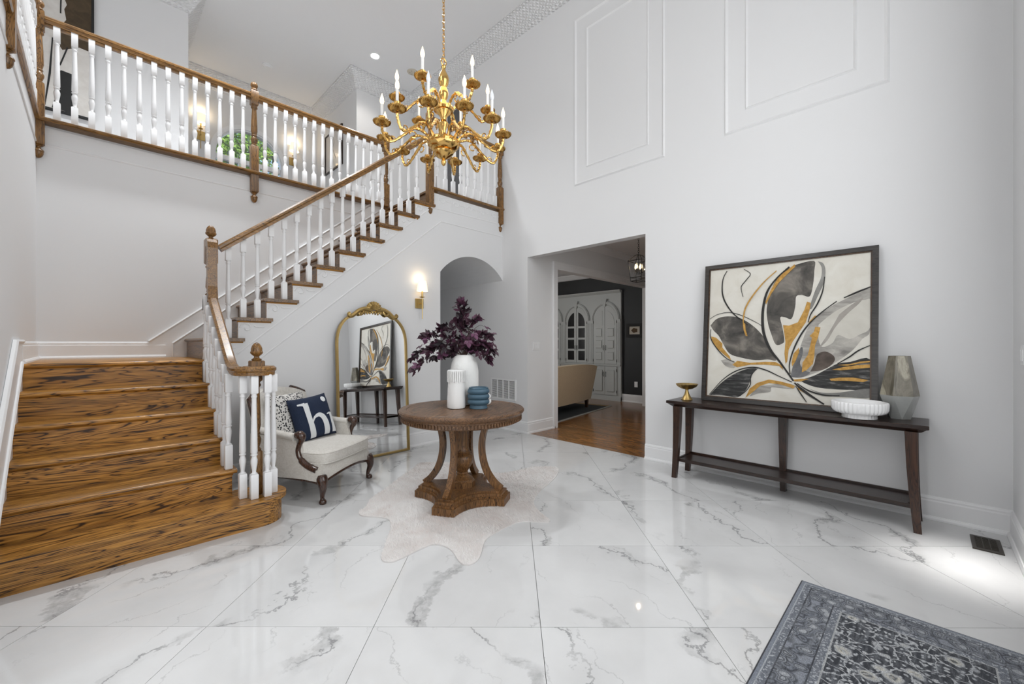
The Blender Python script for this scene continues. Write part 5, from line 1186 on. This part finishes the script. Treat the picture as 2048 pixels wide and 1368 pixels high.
# ------------------------------------------------------------------ room beyond the doorway
XC = 7.963
def door_poly(y0, y1, z0, zs, rise, yc, R, pad):   # half of an arched pair; outer edge follows the arch
    s = 1 if y1 > yc else -1
    inner, outer = (y0,y1) if s > 0 else (y1,y0)
    inner += s*pad; outer -= s*pad; w = abs(outer-yc)
    pts = [(inner,z0+pad),(outer,z0+pad),(outer,zs)]
    for k in range(1,9):
        a = PI/2*k/8; y = yc+s*w*math.cos(a)
        if (y-inner)*s <= 0: break
        pts.append((y, zs+(rise-pad)*math.sin(a)))
    t_ = abs(inner-yc)/w; pts.append((inner, zs+(rise-pad)*math.sqrt(max(0,1-t_*t_)))); return pts
def cabinet(yc, glass, label, lab_end=False):
    c = thing('built_in_cabinet', label, 'cabinet', (XC,yc,0)); P = .385
    def K(name, mb, mat, parent=None, smooth=False):
        o = obj(name, mb, mat, parent or c, smooth); o.location = (-XC,-yc,0) if parent is None else (0,0,0); return o
    K('body', MB().box(XC,8.015,yc-P,yc+P,.0,2.34).box(XC-.02,8.015,yc-P,yc+P,0,.09), M['cab'])
    K('cornice', MB().prism([(8.015,2.34),(XC-.02,2.34),(XC-.06,2.385),(XC-.065,2.40),(8.015,2.40)],'xz',yc-P,yc+P), M['cab'])
    K('counter_moulding', MB().box(XC-.03,XC,yc-P,yc+P,.755,.785), M['cab'])
    for s in (-1,1):
        K('pilaster', MB().box(XC-.022,XC,yc+s*.345-.04,yc+s*.345+.04,.79,1.73).box(XC-.032,XC,yc+s*.345-.040,yc+s*.345+.040,1.73,1.765), M['cab'])
        for q in (-.02,0,.02): K('flute', MB().box(XC-.027,XC-.02,yc+s*.345+q-.005,yc+s*.345+q+.005,.84,1.70), M['cab'])
    av = MB()
    for (r0,r1,t0) in ((.30,.365,.03),(.315,.35,.042)):
        vs = []; n = 20
        for k in range(n+1):
            a = PI*k/n
            for r,x_ in ((r0,XC),(r1,XC),(r1,XC-t0),(r0,XC-t0)): vs.append((x_,yc+r*math.cos(a)*1.0,1.765+r*math.sin(a)*1.12))
        av.add(vs, [(k*4+i,k*4+(i+1)%4,(k+1)*4+(i+1)%4,(k+1)*4+i) for k in range(n) for i in range(4)])
    K('archivolt', av, M['cab'], None, True)
    K('keystone', MB().prism([(yc-.03,2.06),(yc+.03,2.06),(yc+.05,2.20),(yc-.05,2.20)],'yz',XC-.052,XC).box(XC-.058,XC,yc-.06,yc+.06,2.20,2.22), M['cab'])
    for s in (-1,1):
        y0, y1 = (yc+.004,yc+.295) if s > 0 else (yc-.295,yc-.004)
        d = K('door', MB().prism(door_poly(y0,y1,.80,1.765,.33,yc,.3,0),'yz',XC-.022,XC), M['cab'])
        zz = [(.86,1.075),(1.12,1.335),(1.38,1.60)]
        a_, b_ = min(y0,y1)+.055, max(y0,y1)-.055
        for z0_,z1_ in zz:
            if glass: K('pane', MB().box(XC-.0235,XC-.021,a_,b_,z0_,z1_), M['glass_dark'], d)
            else: K('panel', MB().prism([(a_,z0_),(b_,z0_),(b_,z1_),(a_,z1_)],'yz',XC-.026,XC-.02).cbox(XC-.042,XC-.02,a_+.018,b_-.018,z0_+.018,z1_-.018,.012), M['cab'], d)
        ap = door_poly(y0,y1,1.59,1.70,.33,yc,.3,.055)
        K('pane' if glass else 'panel', MB().prism(ap,'yz',XC-(.0235 if glass else .028),XC-.02), M['glass_dark'] if glass else M['cab'], d)
        yh = yc+s*.028
        K('handle', MB().tube([(XC-.022,yh,1.10),(XC-.042,yh,1.11),(XC-.042,yh,1.19),(XC-.022,yh,1.20)], .006, 6), M['black'], d)
        for zh in (.87,1.72): K('hinge', MB().box(XC-.03,XC-.018,yc+s*.297-.005,yc+s*.297+.005,zh-.03,zh+.03), M['black'], d)
        d2 = K('door', MB().box(XC-.022,XC,y0,y1,.12,.74), M['cab'])
        K('panel', MB().cbox(XC-.042,XC-.02,a_,b_,.19,.67,.014), M['cab'], d2)
        K('handle', MB().tube([(XC-.022,yh,.52),(XC-.042,yh,.53),(XC-.042,yh,.61),(XC-.022,yh,.62)], .006, 6), M['black'], d2)
        for zh in (.2,.66): K('hinge', MB().box(XC-.03,XC-.018,yc+s*.297-.005,yc+s*.297+.005,zh-.03,zh+.03), M['black'], d2)
cabinet(5.045, False, 'built-in cabinet with solid arched panel doors next to the charcoal wall')
cabinet(5.815, True, 'built-in cabinet with glazed arched doors in the middle of the cabinet row')
cabinet(6.585, True, 'built-in cabinet with glazed arched doors, partly hidden by the door casing')
# sofa seen from behind
sf = thing('sofa', 'tan upholstered sofa seen from behind in the room beyond the doorway', 'sofa', (5.84,4.52,.008), math.radians(98.7))
def sback(u, v):
    y_ = -1.0+2.0*u; a = (u-.5)*2; h = .80+.06*(1-abs(a)**3)-.0; bow = .10*(1-a*a)
    return (-.02-.13*v*1.0-bow*.6, y_*(1+.01*v), .17+(h-.17)*v)
mbk = MB(); nu, nv = 18, 8
f_ = [sback(i/nu,j/nv) for j in range(nv+1) for i in range(nu+1)]; g_ = [(x_+.16,y_*.96,z_) for x_,y_,z_ in f_]; N_ = len(f_); fs = []
for j in range(nv):
    for i in range(nu): q = j*(nu+1)+i; fs += [(q,q+1,q+nu+2,q+nu+1),(N_+q,N_+q+nu+1,N_+q+nu+2,N_+q+1)]
ed = [i for i in range(nu+1)]+[j*(nu+1)+nu for j in range(1,nv+1)]+[nv*(nu+1)+i for i in range(nu-1,-1,-1)]+[j*(nu+1) for j in range(nv-1,0,-1)]
for k in range(len(ed)): a_, b_ = ed[k], ed[(k+1)%len(ed)]; fs.append((a_,b_,N_+b_,N_+a_))
obj('backrest', mbk.add(f_+g_,fs), M['sofa'], sf, True)
obj('seat', MB().cbox(.10,.72,-.9,.9,.17,.45,.03), M['sofa'], sf)
for s in (-1,1):
    obj('arm', MB().cbox(.05,.70,s*.98-.07,s*.98+.07,.17,.62,.03), M['sofa'], sf)
    for x_ in (.04,.64): obj('leg', MB().add([(x_-.022,s*.93-.022,0),(x_+.022,s*.93-.022,0),(x_+.022,s*.93+.022,0),(x_-.022,s*.93+.022,0),(x_-.03,s*.93-.03,.18),(x_+.03,s*.93-.03,.18),(x_+.03,s*.93+.03,.18),(x_-.03,s*.93+.03,.18)], [(0,3,2,1),(4,5,6,7),(0,1,5,4),(1,2,6,5),(2,3,7,6),(3,0,4,7)]), M['mahogany_z'], sf)
rk = thing('area_rug', 'dark rug under the tan sofa beyond the doorway', 'rug', (5.8,5.08,0), math.radians(98.7))
obj('field', MB().box(-.8,.9,-1.22,.9,.0005,.008), plain('dark_pile', (.035,.04,.045), .9, bump=(60,.4)), rk)
obj('border', MB().box(-.8,.9,-1.34,-1.22,.0005,.008), plain('tan_border', (.30,.20,.10), .9), rk); obj('border', MB().box(-.85,-.8,-1.34,.9,.0005,.008), plain('grey_fringe', (.35,.36,.35), .9), rk)
pc = thing('framed_picture', 'small dark-framed antique print on the charcoal wall beyond the doorway', 'picture', (8.02,4.365,1.52))
f6 = MB(); mit_yz(f6,-.185,.185,-.145,.145,.062,-.025,0); obj('frame', f6, M['art_black'], pc)
obj('mat_board', MB().box(-.012,-.002,-.15,.15,-.11,.11), M['tan_mat'], pc)
obj('print', MB().lathe([(.001,0),(.07,0),(.07,.002),(.001,.002)], 18, flute=lambda t,k: 1+.12*math.sin(5*t)+.06*math.sin(9*t)).xf(Matrix.Translation((-.0135,0,0)) @ Matrix.Rotation(PI/2,4,'Y') @ Matrix.Diagonal((.7,1.0,1,1))), M['print_ink'], pc)
ol = thing('outlet', 'white wall outlet low on the charcoal wall', 'outlet', (8.02,4.335,.385))
obj('plate', MB().cbox(-.006,0,-.036,.036,-.058,.058,.002), M['white'], ol)
for z_ in (-.022,.022): obj('socket', MB().cbox(-.009,-.005,-.016,.016,z_-.013,z_+.013,.002), M['trim'], ol)
ln = thing('lantern', 'black metal lantern with candle bulbs hanging in the passage beyond the doorway', 'pendant light', (5.168,2.758,2.085))
def rg(w, z): return [(-w,-w,z),(w,-w,z),(w,w,z),(-w,w,z)]
cage = MB(); b0, b1, b2 = rg(.075,0), rg(.10,.27), rg(.035,.345)
for k in range(4):
    cage.tube([b0[k],b1[k],b2[k],(0,0,.36)], .005, 5)
    for r_ in (b0,b1,rg(.079,.045)): cage.tube([r_[k],r_[(k+1)%4]], .005, 5)
obj('cage', cage, M['black'], ln)
gl_ = bpy.data.materials['window_glass']
for k in range(4): obj('pane', MB().add([b0[k],b0[(k+1)%4],b1[(k+1)%4],b1[k]],[(0,1,2,3)]), gl_, ln)
obj('candle_arm', MB().tube([(0,0,.36),(0,0,.09)], .005, 6).tube([(-.045,.0,.105),(0,0,.09),(.045,0,.105)], .004, 6).tube([(0,.045,.105),(0,0,.09),(0,-.045,.105)], .004, 6), M['black'], ln)
for (a_,b_) in ((.045,0),(-.045,0),(0,.045),(0,-.045)):
    obj('candle', MB().lathe([(.016,.105),(.016,.11),(.008,.112),(.008,.165)], 10), M['black'], ln, True, (a_,b_,0)); obj('bulb', MB().lathe([(.005,.165),(.012,.18),(.013,.195),(.006,.225),(.001,.24)], 10), M['bulb'], ln, True, (a_,b_,0))
z_ = .37; k = 0
lm2 = MB().tube([(.010*math.cos(a),0,.018*math.sin(a)) for a in [2*PI*q/10 for q in range(10)]], .003, 5, True).mesh('chain_link', M['black'], True)
while z_+2.085 < 2.83: link('chain_link', lm2, ln, (0,0,z_), (k%2)*PI/2); z_ += .028; k += 1
obj('canopy', MB().lathe([(.01,-.04),(.05,-.02),(.055,0)], 18, (0,0,2.85-2.085)), M['black'], ln, True)
L = lamp('lantern_glow', 'POINT', (0,0,0), (0,0,0), 1.6, (1,.86,.66), .012); L.parent = ln; L.location = (0,0,.2)
# ------------------------------------------------------------------ trees outside the arched window
def tree(label, x, y, H, R, seed, col):
    t = thing('tree', label, 'tree', (x,y,0)); r = random.Random(seed)
    obj('trunk', MB().tube([(0,0,0),(.1,.05,H*.4),(0,.1,H*.75)], [.16,.12,.05], 8), plain('bark',(.08,.06,.045),.9) if 'bark' not in bpy.data.materials else bpy.data.materials['bark'], t)
    vs = []; fs = []
    cl_ = [(Vector((r.gauss(0,R*.5),r.gauss(0,R*.4),H*.70+r.gauss(0,H*.13))), r.uniform(.35,.8)) for _ in range(40)]
    for q in range(9000):
        c, rad = r.choice(cl_); d = Vector((r.gauss(0,1),r.gauss(0,1),r.gauss(0,1))).normalized()*rad*r.random()**.4
        p = c+d; u = Vector((r.gauss(0,1),r.gauss(0,1),r.gauss(0,1))).normalized(); w = u.orthogonal().normalized(); s = r.uniform(.05,.09); n = len(vs)
        vs += [tuple(p-u*s),tuple(p+w*s*.5),tuple(p+u*s),tuple(p-w*s*.5)]; fs.append((n,n+1,n+2,n+3))
    me = bpy.data.meshes.new('foliage'); me.from_pydata(vs,[],fs)
    m, nt, b = new_mat('foliage_'+str(seed)); n_ = noise(nt, coords(nt,(1,1,1)), 2.5, 3); rm = ramp(nt, [(.35,col[0]),(.65,col[1])]); nt.links.new(n_, rm.inputs[0]); nt.links.new(rm.outputs[0], b.inputs['Base Color'])
    b.inputs['Roughness'].default_value = .6; b.inputs['Transmission Weight'].default_value = 0
    me.materials.append(m); o = link('foliage', me, t); o['kind'] = 'stuff'
tree('leafy green tree outside the left half of the arched window', 2.35, 13.5, 10.0, 1.3, 1, ((.10,.22,.03),(.30,.45,.08)))
tree('yellow-green tree outside the right half of the arched window', 4.5, 16.5, 11.6, 1.6, 2, ((.16,.27,.03),(.42,.50,.09)))
# apply the deferred clean-up of view layer
bpy.context.view_layer.update()

for o in list(COL.objects):
    if o.parent is None and o.name.split('.')[0] in ('wall_sconce','built_in_cabinet','balcony_railing','tree','recessed_light'):
        o['group'] = {'wall_sconce':'brass wall sconces','built_in_cabinet':'row of built-in cabinets','balcony_railing':'balustrades of the upper storey','tree':'trees outside the window','recessed_light':'recessed ceiling downlights'}[o.name.split('.')[0]]
